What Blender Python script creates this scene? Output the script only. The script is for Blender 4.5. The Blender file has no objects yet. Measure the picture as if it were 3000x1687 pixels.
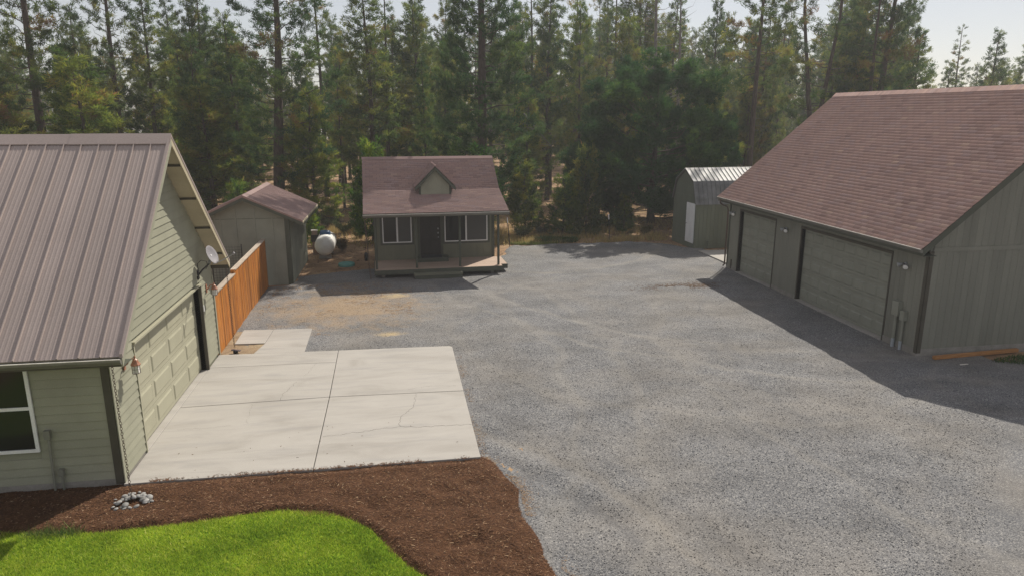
import bpy, math, random
import numpy as np
from mathutils import Vector, Matrix
R = math.radians
scn = bpy.context.scene
col = scn.collection

# ------------------------------------------------------------------ camera, sky, sun, exposure
cd = bpy.data.cameras.new('camera'); cam = bpy.data.objects.new('camera', cd); col.objects.link(cam)
cam.location = (0, 0, 6.6); cam.rotation_euler = (R(90-13.79), 0, R(-8.94))
cd.sensor_width = 36; cd.lens = 24.96; cd.clip_end = 2000; cd.clip_start = 0.1
scn.camera = cam
SUN_AZ, SUN_EL = 37.0, 46.0          # azimuth from +Y towards +X
w = bpy.data.worlds.new('World'); scn.world = w; w.use_nodes = True
wn = w.node_tree; bg = wn.nodes['Background']
sky = wn.nodes.new('ShaderNodeTexSky'); sky.sky_type = 'NISHITA'; sky.sun_disc = False
sky.sun_elevation = R(SUN_EL); sky.sun_rotation = R(SUN_AZ)
sky.air_density = 1.0; sky.dust_density = 2.0; sky.ozone_density = 1.2; sky.altitude = 1200
smoke = wn.nodes.new('ShaderNodeMix'); smoke.data_type = 'RGBA'; smoke.inputs[0].default_value = .52      # smoke-whitened sky
smoke.inputs[7].default_value = (8.2, 7.7, 7.3, 1); wn.links.new(sky.outputs[0], smoke.inputs[6])
wn.links.new(smoke.outputs[2], bg.inputs['Color']); bg.inputs['Strength'].default_value = 0.080
ld = bpy.data.lights.new('sun', 'SUN'); sun = bpy.data.objects.new('sun', ld); col.objects.link(sun)
ld.energy = 5.0; ld.angle = R(0.6); ld.color = (1.0, 0.93, 0.82)
sd = Vector((math.sin(R(SUN_AZ))*math.cos(R(SUN_EL)), math.cos(R(SUN_AZ))*math.cos(R(SUN_EL)), math.sin(R(SUN_EL))))
sun.rotation_euler = sd.to_track_quat('Z', 'Y').to_euler(); sun.location = sd*60
scn.view_settings.view_transform = 'Standard'; scn.view_settings.look = 'None'
scn.view_settings.exposure = 0.2; scn.view_settings.gamma = 1.0
scn.cycles.use_denoising = True; scn.cycles.denoising_prefilter = 'NONE'; scn.cycles.use_adaptive_sampling = False; scn.cycles.sample_clamp_indirect = 4.0
scn.cycles.max_bounces = 8; scn.cycles.transparent_max_bounces = 8; scn.cycles.volume_bounces = 1
HAZE = 0.0009

# ------------------------------------------------------------------ helpers
rng = np.random.default_rng(11); random.seed(5)
def link(o, parent=None):
    col.objects.link(o)
    if parent: o.parent = parent
    return o
def tag(o, label=None, cat=None, group=None, kind=None):
    if label: o['label'] = label
    if cat: o['category'] = cat
    if group: o['group'] = group
    if kind: o['kind'] = kind
    return o
def thing(name, label, cat, loc=(0, 0, 0), rz=0, group=None):
    o = bpy.data.objects.new(name, None); o.empty_display_size = .1; col.objects.link(o)
    o.location = loc; o.rotation_euler = (0, 0, rz); return tag(o, label, cat, group)
class MB:
    """collects shapes; build() links them as one mesh object"""
    def __init__(s, org=(0, 0, 0)): s.v = []; s.f = []; s.o = org
    def add(s, vs, fs):
        b = len(s.v); o = s.o
        s.v += [(x-o[0], y-o[1], z-o[2]) for x, y, z in vs]; s.f += [tuple(i+b for i in f) for f in fs]; return s
    def box(s, x0, x1, y0, y1, z0, z1):
        return s.add([(x0,y0,z0),(x1,y0,z0),(x1,y1,z0),(x0,y1,z0),(x0,y0,z1),(x1,y0,z1),(x1,y1,z1),(x0,y1,z1)],
                     [(0,3,2,1),(4,5,6,7),(0,1,5,4),(1,2,6,5),(2,3,7,6),(3,0,4,7)])
    def prof(s, pts, ax, a, b):
        """extrude closed 2-D outline; ax 'x': pts=(y,z); 'y': pts=(x,z); 'z': pts=(x,y)"""
        n = len(pts)
        m = {'x': lambda p, t: (t, p[0], p[1]), 'y': lambda p, t: (p[0], t, p[1]), 'z': lambda p, t: (p[0], p[1], t)}[ax]
        vs = [m(p, a) for p in pts]+[m(p, b) for p in pts]
        fs = [(i, (i+1) % n, n+(i+1) % n, n+i) for i in range(n)]+[tuple(range(n))[::-1], tuple(range(n, 2*n))]
        return s.add(vs, fs)
    def tube(s, pts, rad, n=8, cap=True):
        pts = [Vector(p) for p in pts]; rad = rad if isinstance(rad, (list, tuple)) else [rad]*len(pts)
        vs = []; fs = []; prev = None
        for i, p in enumerate(pts):
            t = (pts[min(i+1, len(pts)-1)]-pts[max(i-1, 0)]).normalized()
            if prev is None: a = t.orthogonal().normalized()
            else: a = (prev-t*prev.dot(t)).normalized()
            prev = a; b = t.cross(a)
            vs += [tuple(p+(a*math.cos(2*math.pi*k/n)+b*math.sin(2*math.pi*k/n))*rad[i]) for k in range(n)]
        for i in range(len(pts)-1):
            fs += [(i*n+k, i*n+(k+1) % n, (i+1)*n+(k+1) % n, (i+1)*n+k) for k in range(n)]
        if cap: fs += [tuple(range(n))[::-1], tuple(range((len(pts)-1)*n, len(pts)*n))]
        return s.add(vs, fs)
    def lathe(s, prof, c, axis=(0, 0, 1), n=20):
        ax = Vector(axis).normalized(); a = ax.orthogonal().normalized(); b = ax.cross(a); c = Vector(c)
        vs = []
        for r, h in prof:
            vs += [tuple(c+ax*h+(a*math.cos(2*math.pi*k/n)+b*math.sin(2*math.pi*k/n))*r) for k in range(n)]
        fs = [(i*n+k, i*n+(k+1) % n, (i+1)*n+(k+1) % n, (i+1)*n+k) for i in range(len(prof)-1) for k in range(n)]
        return s.add(vs, fs)
    def mesh(s, name, mat, smooth=False):
        me = bpy.data.meshes.new(name); me.from_pydata(s.v, [], s.f); me.update()
        me.materials.append(mat)
        if smooth: me.polygons.foreach_set('use_smooth', [True]*len(me.polygons))
        return me
    def build(s, name, mat, parent=None, smooth=False, bevel=0):
        o = link(bpy.data.objects.new(name, s.mesh(name, mat, smooth)), parent)
        if bevel:
            m = o.modifiers.new('bevel', 'BEVEL'); m.width = bevel; m.segments = 2; m.limit_method = 'ANGLE'
        return o
def np_mesh(name, v, f, mat, tone=None, smooth=False):
    me = bpy.data.meshes.new(name); v = np.asarray(v, np.float32); f = np.asarray(f, np.int32); k = f.shape[1]
    me.vertices.add(len(v)); me.vertices.foreach_set('co', v.ravel())
    me.loops.add(f.size); me.loops.foreach_set('vertex_index', f.ravel())
    me.polygons.add(len(f)); me.polygons.foreach_set('loop_start', np.arange(0, f.size, k, dtype=np.int32))
    me.update(calc_edges=True)
    if tone is not None:
        a = me.attributes.new('tone', 'FLOAT', 'FACE'); a.data.foreach_set('value', np.asarray(tone, np.float32))
    if smooth: me.polygons.foreach_set('use_smooth', np.ones(len(f), bool))
    me.materials.append(mat); me.validate(); return me
def np_obj(name, v, f, mat, parent=None, tone=None, smooth=False):
    return link(bpy.data.objects.new(name, np_mesh(name, v, f, mat, tone, smooth)), parent)
def copy_tree(o, parent=None):
    c = o.copy(); col.objects.link(c); c.parent = parent
    for ch in o.children:
        copy_tree(ch, c)
    return c
def hsh(i, j, s): 
    n = np.sin(i*127.1+j*311.7+s*74.7)*43758.5453; return n-np.floor(n)
def vnoise(x, y, s=0):
    i, j = np.floor(x), np.floor(y); u, v = x-i, y-j; u = u*u*(3-2*u); v = v*v*(3-2*v)
    return (hsh(i,j,s)*(1-u)+hsh(i+1,j,s)*u)*(1-v)+(hsh(i,j+1,s)*(1-u)+hsh(i+1,j+1,s)*u)*v
def fbm(x, y, s=0, o=4):
    t = 0; a = .5
    for k in range(o): t = t+a*vnoise(x*2**k, y*2**k, s+k*3); a *= .5
    return t
def sdf(px, py, poly):
    """positive inside"""
    d = np.full(px.shape, 1e9); ins = np.zeros(px.shape, bool); n = len(poly)
    for i in range(n):
        (x0, y0), (x1, y1) = poly[i], poly[(i+1) % n]
        ex, ey = x1-x0, y1-y0; t = np.clip(((px-x0)*ex+(py-y0)*ey)/(ex*ex+ey*ey+1e-12), 0, 1)
        d = np.minimum(d, np.hypot(px-x0-t*ex, py-y0-t*ey))
        c = ((y0 > py) != (y1 > py)); xs = x0+(py-y0)*ex/(ey if abs(ey) > 1e-9 else 1e-9); ins ^= (c & (px < xs))
    return np.where(ins, d, -d)
def smooth_poly(pts, it=2):
    for _ in range(it):
        q = []
        for i in range(len(pts)):
            a, b = pts[i], pts[(i+1) % len(pts)]
            q += [(a[0]*.75+b[0]*.25, a[1]*.75+b[1]*.25), (a[0]*.25+b[0]*.75, a[1]*.25+b[1]*.75)]
        pts = q
    return pts
def grid_sheet(name, x0, x1, y0, y1, res, zf, mat, keep=None, smooth=True):
    xs = np.arange(x0, x1+res*.5, res); ys = np.arange(y0, y1+res*.5, res)
    X, Y = np.meshgrid(xs, ys); Z = zf(X, Y); nx = len(xs); ny = len(ys)
    idx = np.arange(nx*ny).reshape(ny, nx)
    f = np.stack([idx[:-1,:-1], idx[:-1,1:], idx[1:,1:], idx[1:,:-1]], -1).reshape(-1, 4)
    v = np.stack([X, Y, Z], -1).reshape(-1, 3)
    if keep is not None:
        K = keep(X, Y).ravel(); f = f[K[f].any(1)]
        used = np.unique(f); m = -np.ones(len(v), int); m[used] = np.arange(len(used)); v = v[used]; f = m[f]
    return np_obj(name, v, f, mat, None, None, smooth)

# ------------------------------------------------------------------ materials
class NT:
    def __init__(s, name):
        s.m = bpy.data.materials.new(name); s.m.use_nodes = True; s.t = s.m.node_tree; s.n = s.t.nodes
        s.b = s.n['Principled BSDF']; s.out = s.n['Material Output']
    def new(s, t, **k):
        n = s.n.new('ShaderNode'+t)
        for a, v in k.items():
            if a in n.inputs: n.inputs[a].default_value = v
            else: setattr(n, a, v)
        return n
    def ln(s, a, b): s.t.links.new(a, b)
    def coord(s, kind='Object', scale=(1, 1, 1)):
        c = s.new('TexCoord'); m = s.new('Mapping'); m.inputs['Scale'].default_value = scale
        s.ln(c.outputs[kind], m.inputs['Vector']); return m.outputs[0]
    def world(s, scale=(1, 1, 1)):
        c = s.new('NewGeometry'); m = s.new('Mapping'); m.inputs['Scale'].default_value = scale
        s.ln(c.outputs['Position'], m.inputs['Vector']); return m.outputs[0]
    def noise(s, vec, scale, detail=4, rough=.55, out=0, dist=0):
        n = s.new('TexNoise'); n.inputs['Scale'].default_value = scale; n.inputs['Detail'].default_value = detail
        n.inputs['Roughness'].default_value = rough; n.inputs['Distortion'].default_value = dist; s.ln(vec, n.inputs['Vector']); return n.outputs[out]
    def voro(s, vec, scale, out='Color', feature='F1'):
        n = s.new('TexVoronoi'); n.feature = feature; n.inputs['Scale'].default_value = scale; s.ln(vec, n.inputs['Vector']); return n.outputs[out]
    def ramp(s, fac, stops, interp='LINEAR'):
        r = s.new('ValToRGB'); e = r.color_ramp.elements; r.color_ramp.interpolation = interp
        while len(e) < len(stops): e.new(.5)
        for i, (p, c) in enumerate(stops):
            e[i].position = p; e[i].color = (c, c, c, 1) if isinstance(c, (int, float)) else (*c, 1)
        s.ln(fac, r.inputs[0]); return r.outputs[0]
    def mix(s, fac, a, b, mode='MIX'):
        m = s.new('Mix', data_type='RGBA', blend_type=mode)
        for i, x in ((0, fac), (6, a), (7, b)):
            if isinstance(x, (int, float)): m.inputs[i].default_value = x
            elif isinstance(x, tuple): m.inputs[i].default_value = (*x, 1)
            else: s.ln(x, m.inputs[i])
        return m.outputs[2]
    def math(s, op, a, b=0.0):
        m = s.new('Math', operation=op)
        for i, x in ((0, a), (1, b)):
            if isinstance(x, (int, float)): m.inputs[i].default_value = x
            else: s.ln(x, m.inputs[i])
        return m.outputs[0]
    def bump(s, h, strength=.3, dist=.01):
        b = s.new('Bump'); b.inputs['Strength'].default_value = strength; b.inputs['Distance'].default_value = dist
        s.ln(h, b.inputs['Height']); s.ln(b.outputs[0], s.b.inputs['Normal'])
    def color(s, c):
        if isinstance(c, tuple): s.b.inputs['Base Color'].default_value = (*c, 1)
        else: s.ln(c, s.b.inputs['Base Color'])
    def set(s, **k):
        for a, v in k.items(): s.b.inputs[a.replace('_', ' ')].default_value = v
        return s
def paint(name, c, var=.18, rough=.6, scale=3, bump=.15, bs=60, objvar=.08, stretch=(1, 1, 1), spec=.3, metallic=0, dirt=None):
    """painted or plain surface with uneven tone and fine relief"""
    t = NT(name); v = t.world(stretch)
    n = t.noise(v, scale, 5); fine = t.noise(v, bs, 3)
    dk = tuple(x*(1-var) for x in c); lt = tuple(min(x*(1+var), 1) for x in c)
    cc = t.ramp(n, [(.3, dk), (.7, lt)])
    oi = t.new('ObjectInfo'); k = t.ramp(oi.outputs['Random'], [(0, 1-objvar), (1, 1+objvar)])
    cc = t.mix(1.0, cc, k, 'MULTIPLY')
    fr = t.ramp(fine, [(.3, .9), (.7, 1.08)]); cc = t.mix(1.0, cc, fr, 'MULTIPLY')
    if dirt:
        d = t.ramp(t.noise(v, scale*.6, 6, .7), [(.55, 0.0), (.8, .55)]); cc = t.mix(d, cc, dirt)
    t.color(cc); t.set(Roughness=rough, Metallic=metallic); t.b.inputs['Specular IOR Level'].default_value = spec
    if bump: t.bump(fine, bump, .004)
    return t.m
SAGE = (.29, .29, .22)
OLIVE = (.20, .20, .165)
m_sage = paint('sage_paint', SAGE, .07, .55, 2, .12, 90, .05)
m_sage_door = paint('sage_door_paint', (.36, .35, .26), .05, .5, 2, .1, 90, .02)
m_trim = paint('dark_trim_paint', (.075, .068, .052), .12, .55, 3, .1, 60, .08)
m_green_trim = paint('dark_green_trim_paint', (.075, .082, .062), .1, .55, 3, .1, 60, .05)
m_olive = paint('olive_paint', OLIVE, .1, .65, 2.5, .25, 70, .07, (1, 1, .25))
m_olive_door = paint('olive_door_paint', (.245, .25, .205), .07, .5, 2, .1, 90, .03)
m_cottage = paint('cottage_paint', (.17, .172, .125), .1, .65, 2.5, .2, 70, .05, (1, 1, .3))
m_tan = paint('shed_tan_paint', (.245, .25, .205), .1, .7, 2, .2, 60, .04)
m_soffit = paint('tan_soffit_paint', (.42, .37, .26), .1, .7, 2, .2, 60, .03)
m_white = paint('white_vinyl', (.75, .75, .75), .04, .4, 3, 0, 60, .03)
m_metal_roof = paint('taupe_metal_roof', (.345, .288, .268), .06, .45, .8, .05, 40, .05, (1, 1, 1), .35, 0, (.36, .30, .272))
m_shed_roof = paint('brown_ribbed_roof', (.26, .17, .155), .18, .38, 3.5, .05, 40, .05, (.5, 1, 1), .45, 0, (.17, .12, .14))
m_barn_roof = paint('grey_ribbed_roof', (.16, .165, .175), .35, .5, 2.2, .05, 40, .05, (1, 1, 1), .35, 0)
m_gutter = paint('gutter_metal', (.16, .155, .135), .1, .4, 4, .05, 50, .05, spec=.5)
m_gutter_lip = paint('gutter_edge_highlight', (.6, .58, .54), .2, .4, 6, .05, 50, .05, spec=.5)  # pale colour paints in the bright highlight line along the gutter lips
m_conc_w = paint('foundation_concrete', (.25, .235, .21), .2, .9, 3, .4, 30, .05)
m_pipe = paint('grey_pvc', (.36, .39, .42), .06, .5, 3, 0, 60, .03)
m_copper = paint('aged_copper', (.34, .15, .09), .2, .45, 12, .1, 80, .05, spec=.5)
m_chain = paint('dark_bronze', (.085, .055, .04), .2, .45, 20, 0, 60, .05, spec=.5)
m_black = paint('black_metal', (.02, .02, .022), .15, .45, 8, 0, 60, .05)
m_grey_metal = paint('grey_metal', (.30, .31, .32), .08, .4, 5, 0, 60, .05, spec=.5)
m_dish = paint('dish_grey', (.27, .26, .275), .04, .45, 5, 0, 60, .02)
m_lamp_white = paint('lamp_lens', (.80, .79, .76), .05, .15, 6, 0, 60, .02, spec=.6)
m_tank = paint('tank_white', (.75, .74, .71), .05, .45, 2, .05, 50, .02, dirt=(.55, .47, .36))
m_blue = paint('blue_cap', (.035, .09, .19), .1, .45, 4, 0, 60, .02)
m_lid = paint('green_lid', (.10, .28, .25), .12, .6, 5, .1, 60, .02)
m_deck = paint('tan_deck', (.40, .30, .235), .1, .7, 3, .15, 60, .07, (.4, 3, 1))
m_door_dark = paint('dark_door', (.028, .024, .022), .2, .45, 4, .1, 60, .02)
m_rubber = paint('door_mat', (.05, .052, .058), .15, .9, 20, .4, 90, .02)
m_rock = paint('river_rock', (.27, .265, .255), .25, .75, 9, .3, 40, .32)
m_beam = paint('fresh_timber', (.36, .17, .06), .2, .7, 3, .2, 60, .02, (.6, 8, 8))
m_offcut = paint('white_offcut', (.62, .58, .52), .1, .8, 6, .1, 60, .1)
m_post_wood = paint('weathered_wood', (.20, .14, .11), .2, .85, 5, .3, 50, .1, (2, 2, .5))
m_crack = paint('joint_dark', (.06, .055, .05), .3, .95, 8, 0, 60, .05)
m_barn_wall = paint('barn_paint', (.135, .15, .115), .1, .65, 2.5, .25, 70, .05, (1, 1, .25))

def m_glass_():
    t = NT('dark_glass'); t.color((.014, .013, .014)); t.set(Roughness=.1); t.b.inputs['Specular IOR Level'].default_value = .3
    n = t.noise(t.world(), 1.2, 2); t.bump(n, .05, .01); return t.m
m_glass = m_glass_()
def m_screen_():
    t = NT('window_screen'); t.color((.07, .07, .068)); t.set(Roughness=.35); t.b.inputs['Specular IOR Level'].default_value = .35; return t.m
m_screen = m_screen_()
def m_solar_():
    t = NT('solar_cell'); v = t.coord('Object', (1, 1, 1)); c = t.voro(v, 16); 
    t.color(t.ramp(c, [(0, (.02, .03, .06)), (1, (.06, .07, .11))])); t.set(Roughness=.2); return t.m
m_solar = m_solar_()
def m_fence_():
    t = NT('stained_cedar'); v = t.world((1, 1, .07)); g = t.noise(v, 26, 6, .65, 0, .6); big = t.noise(t.world((1, 1, .35)), 2.2, 3)
    c = t.ramp(g, [(.28, (.08, .022, .004)), (.48, (.36, .115, .010)), (.7, (.60, .235, .028))])
    c = t.mix(t.ramp(big, [(.4, 0.0), (.75, .5)]), c, (.50, .20, .03))
    oi = t.new('ObjectInfo'); c = t.mix(1.0, c, t.ramp(oi.outputs['Random'], [(0, .62), (1, 1.22)]), 'MULTIPLY')
    t.color(c); t.set(Roughness=.6); t.bump(g, .5, .006); return t.m
m_fence = m_fence_()
m_fence_cap = paint('grey_cap_board', (.36, .30, .24), .2, .85, 4, .3, 50, .1, (3, .5, 3))
def m_shingle_(attr, k=1.0):
    t = NT('asphalt_shingle_'+('field' if attr else 'tab'))
    if attr: a = t.new('Attribute', attribute_name='tone').outputs['Fac']
    else: a = t.new('ObjectInfo').outputs['Random']
    c = t.ramp(a, [(0, (.34, .225, .20)), (.3, (.42, .275, .24)), (.55, (.45, .295, .25)), (.8, (.41, .285, .265)), (1, (.50, .34, .275))])
    if k != 1: c = t.mix(1.0, c, (k, k*1.03, k*1.08), 'MULTIPLY')
    v = t.world(); g = t.noise(v, 130, 3, .7); big = t.noise(v, .7, 4)
    c = t.mix(1.0, c, t.ramp(g, [(.25, .75), (.75, 1.25)]), 'MULTIPLY'); c = t.mix(1.0, c, t.ramp(big, [(.3, .93), (.7, 1.07)]), 'MULTIPLY')
    t.color(c); t.set(Roughness=.85); t.b.inputs['Specular IOR Level'].default_value = .25; t.bump(g, .25, .003); return t.m
m_shin = m_shingle_(True); m_shin_o = m_shingle_(False); m_shin_c = m_shingle_(True, .66)

def m_gravel_(stone=False):
    t = NT('gravel_stones' if stone else 'gravel'); v = t.world()
    if stone:
        f = t.new('Attribute', attribute_name='tone').outputs['Fac']
        c = t.ramp(f, [(0, (.075, .08, .09)), (.4, (.15, .154, .166)), (.75, (.23, .231, .238)), (.93, (.31, .305, .295)), (1, (.46, .44, .41))])
    else:
        x = t.voro(v, 62); sx = t.new('SeparateColor'); t.ln(x, sx.inputs[0]); f = sx.outputs[0]
        c = t.ramp(f, [(0, (.07, .072, .079)), (.35, (.135, .137, .145)), (.7, (.20, .20, .204)), (.94, (.265, .26, .25)), (1, (.40, .385, .36))])
        fine = t.noise(v, 160, 2, .7); c = t.mix(1.0, c, t.ramp(fine, [(.3, .7), (.7, 1.25)]), 'MULTIPLY')
    # dust-and-straw tinted areas and darker damp/fresh-stone patches with their own shapes
    big = t.noise(v, .33, 5, .6, 0, .4)
    c = t.mix(t.ramp(big, [(.42, 0.0), (.68, .5)]), c, (.225, .203, .175))
    geo = t.new('NewGeometry'); brk = t.noise(v, .9, 4, .65); wv = t.noise(v, .25, 2)
    for (cx, cy, r0, wd, tn, am) in ((17,31,14.6,.30,(.245,.232,.212),.7), (17,31,16.3,.30,(.245,.232,.212),.7), (17,31,15.45,.35,(.12,.122,.13),.5), (-9,4,13.6,.24,(.115,.115,.12),.6), (-9,4,15.2,.24,(.115,.115,.12),.6), (-9,4,14.4,.3,(.26,.235,.20),.5),
                                 (-16,19,20.2,.35,(.245,.232,.212),.6), (-16,19,21.9,.35,(.245,.232,.212),.6), (26,16,17.0,.3,(.125,.127,.135),.5), (26,16,18.7,.3,(.245,.232,.212),.55), (9,21,7.4,.28,(.245,.232,.212),.5), (9,21,9.0,.28,(.13,.13,.135),.4), (6.5,36,6.5,.35,(.26,.24,.2),.5), (6.5,36,8.1,.3,(.13,.13,.135),.45)):
        dm = t.new('VectorMath', operation='DISTANCE'); t.ln(geo.outputs['Position'], dm.inputs[0]); dm.inputs[1].default_value = (cx, cy, 0)
        q = t.math('ABSOLUTE', t.math('SUBTRACT', t.math('ADD', dm.outputs['Value'], t.math('MULTIPLY', wv, 2.4)), r0+1.2)); q = t.math('DIVIDE', q, wd*.7)
        q = t.math('ADD', q, t.math('MULTIPLY', t.math('SUBTRACT', brk, .5), 2.0)); c = t.mix(t.ramp(q, [(.0, am*.6), (1.0, 0.0)]), c, tn)
    big2 = t.noise(t.world((1, 1.6, 1)), .55, 4, .6)
    c = t.mix(1.0, c, t.ramp(big2, [(.32, .78), (.6, 1.06)]), 'MULTIPLY')
    # straw and needle litter patch left of the yard
    m = t.new('Mapping'); m.inputs['Location'].default_value = (2.0/3.2, -24.8/3.2, 0); m.inputs['Scale'].default_value = (1/3.2, 1/3.2, 0)
    g = t.new('NewGeometry'); t.ln(g.outputs['Position'], m.inputs[0]); le = t.new('VectorMath', operation='LENGTH'); t.ln(m.outputs[0], le.inputs[0])
    s = t.math('ADD', le.outputs['Value'], t.math('MULTIPLY', t.math('SUBTRACT', t.noise(v, 1.6, 6, .7), .5), 2.2))
    k = t.ramp(s, [(.2, .72), (1.3, 0.0)]); c = t.mix(k, c, (.31, .22, .13))
    for (yx, yy, rx, ry) in ((-.3, 26.2, .62, .42), (-.45, 21.4, .55, .33)):
        m = t.new('Mapping'); m.inputs['Location'].default_value = (-yx/rx, -yy/ry, 0); m.inputs['Scale'].default_value = (1/rx, 1/ry, 0); t.ln(g.outputs['Position'], m.inputs[0])
        le = t.new('VectorMath', operation='LENGTH'); t.ln(m.outputs[0], le.inputs[0])
        s = t.math('ADD', le.outputs['Value'], t.math('MULTIPLY', t.math('SUBTRACT', t.noise(v, 3.5, 6, .8), .5), 2.0))
        c = t.mix(t.ramp(s, [(.1, .6), (1.1, 0.0)]), c, (.52, .39, .20))
    t.color(c); t.set(Roughness=.9); t.b.inputs['Specular IOR Level'].default_value = .2
    if not stone:
        d = t.voro(v, 62, 'Distance'); e = t.noise(v, 9, 5, .7); t.bump(t.math('ADD', t.math('MULTIPLY', d, -1.0), t.math('MULTIPLY', e, 2.0)), .6, .015)
    return t.m
m_gravel = m_gravel_(); m_stone = m_gravel_(True)
def m_concrete_():
    t = NT('concrete'); v = t.world()
    a = t.noise(t.world((.6, 1.6, 1)), .9, 7, .62, 0, .8); b = t.noise(v, 5, 6, .7); f = t.noise(v, 140, 2)
    c = t.ramp(a, [(.3, (.275, .257, .232)), (.5, (.335, .316, .289)), (.75, (.37, .35, .322))])
    c = t.mix(t.ramp(b, [(.58, 0.0), (.78, .45)]), c, (.31, .29, .265))
    sp = t.noise(v, 22, 3, .8); c = t.mix(t.ramp(sp, [(.70, 0.0), (.76, .6)]), c, (.20, .18, .155))
    tm = t.noise(t.world((.5, 3.5, 1)), 1.1, 5, .6, 0, .5); c = t.mix(t.ramp(tm, [(.5, 0.0), (.72, .6)]), c, (.255, .245, .235))
    c = t.mix(1.0, c, t.ramp(f, [(.3, .93), (.7, 1.06)]), 'MULTIPLY')
    t.color(c); t.set(Roughness=.85); t.bump(f, .25, .003); return t.m
m_conc = m_concrete_()
def m_attr(name, stops, rough=.85, trans=0, objvar=0, bigscale=0, bigrange=(.8, 1.2)):
    t = NT(name); a = t.new('Attribute', attribute_name='tone').outputs['Fac']
    c = t.ramp(a, stops)
    if bigscale: c = t.mix(1.0, c, t.ramp(t.noise(t.world(), bigscale, 4), [(.3, bigrange[0]), (.7, bigrange[1])]), 'MULTIPLY')
    if objvar:
        oi = t.new('ObjectInfo'); c = t.mix(1.0, c, oi.outputs['Color'], 'MULTIPLY')
    t.color(c); t.set(Roughness=rough); t.b.inputs['Specular IOR Level'].default_value = .2
    if trans:
        tr = t.new('BsdfTranslucent'); mx = t.new('MixShader'); mx.inputs[0].default_value = trans
        t.ln(c, tr.inputs['Color']); t.ln(t.b.outputs[0], mx.inputs[1]); t.ln(tr.outputs[0], mx.inputs[2]); t.ln(mx.outputs[0], t.out.inputs['Surface'])
    return t.m
m_needle = m_attr('pine_needles', [(0, (.032, .070, .026)), (.35, (.076, .120, .033)), (.62, (.145, .178, .038)), (.85, (.25, .245, .048)), (.95, (.22, .165, .06)), (1, (.22, .11, .06))], .7, .56, 1)
m_grass = m_attr('lawn_grass', [(0, (.12, .22, .02)), (.45, (.38, .51, .045)), (.8, (.62, .67, .085)), (1, (.82, .76, .30))], .6, .5, 0, 1.6, (.84, 1.1))
m_dry = m_attr('dry_grass', [(0, (.20, .19, .08)), (.4, (.42, .34, .15)), (.75, (.60, .46, .20)), (1, (.46, .24, .11))], .8, .45)
m_sage_bush = m_attr('shrub_leaves', [(0, (.05, .065, .03)), (.5, (.10, .12, .06)), (1, (.20, .19, .10))], .8, .3, 1)
m_weed = m_attr('weed_leaves', [(0, (.03, .07, .015)), (.5, (.07, .14, .03)), (1, (.22, .24, .07))], .8, .3)
m_chips = m_attr('bark_chips', [(0, (.035, .017, .010)), (.5, (.095, .046, .025)), (.88, (.16, .08, .042)), (.97, (.24, .145, .08)), (1, (.42, .30, .19))], .9)
m_litter = m_attr('forest_litter', [(0, (.07, .045, .03)), (.5, (.20, .12, .07)), (.85, (.32, .22, .12)), (1, (.42, .38, .30))], .9)
def m_bark_(name, a, b):
    t = NT(name); v = t.coord('Object', (1, 1, .25)); n = t.noise(v, 14, 5, .7); t.color(t.ramp(n, [(.3, a), (.7, b)])); t.set(Roughness=.95); t.bump(n, .7, .03); return t.m
m_bark = m_bark_('pine_bark', (.03, .022, .018), (.10, .075, .06)); m_deadwood = m_bark_('grey_deadwood', (.10, .09, .082), (.25, .225, .20))
def m_mulch_():
    t = NT('bark_mulch'); v = t.world(); n = t.noise(v, 30, 6, .75); b = t.noise(v, 2.2, 4)
    c = t.ramp(n, [(.25, (.035, .017, .010)), (.5, (.088, .043, .023)), (.75, (.15, .078, .042))]); c = t.mix(1.0, c, t.ramp(b, [(.3, .75), (.7, 1.2)]), 'MULTIPLY')
    t.color(c); t.set(Roughness=.95); t.b.inputs['Specular IOR Level'].default_value = .1; t.bump(n, 1, .03); return t.m
m_mulch = m_mulch_()
def m_soil_(name, a, b, c3, sc):
    t = NT(name); v = t.world(); n = t.noise(v, sc, 7, .7); f = t.noise(v, 40, 4, .7)
    c = t.ramp(n, [(.32, a), (.5, b), (.68, c3)]); c = t.mix(1.0, c, t.ramp(f, [(.3, .7), (.7, 1.25)]), 'MULTIPLY')
    t.color(c); t.set(Roughness=.95); t.b.inputs['Specular IOR Level'].default_value = .1; t.bump(f, .6, .03); return t.m
m_forest_floor = m_soil_('forest_floor', (.17, .11, .07), (.30, .195, .12), (.40, .28, .165), .45)
m_turf = m_soil_('turf_soil', (.10, .19, .015), (.14, .25, .018), (.19, .29, .022), 1.2)
m_bare = m_soil_('bare_soil', (.19, .14, .09), (.27, .20, .13), (.33, .26, .17), 2.0)

# ------------------------------------------------------------------ ground, gravel, concrete, mulch, lawn
def z_dirt(x, y):
    far = np.clip((y-37)/10, 0, 1)
    return -.075+.05*far+.10*far*(fbm(x*.25, y*.25, 3)-.5)
tag(grid_sheet('ground', -200, 200, -40, 200, 2.0, z_dirt, m_forest_floor), kind='structure')
GP = [(14.2,-6),(40,-6),(40,10),(30,14),(16.2,16.1),(16,17.5),(15,34),(14.6,33.2),(13.6,35.2),(12,35.9),(9,35.8),(5.8,35.7),(4.9,33),(4.6,31),(-1.3,31),(-1.9,31.0),(-3,30.6),(-4.2,30.0),(-4.5,28.6),(-5.3,28.4),(-5.15,22.4),(-5.1,13),(1.36,12.9),(1.62,12.55),(1.80,12.0),(1.95,11.5),(1.93,11.1),(1.90,10.7),(1.97,10.1),(2.12,9.0),(2.36,7.5),(2.62,5),(2.8,1),(3,-6)]
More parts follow.
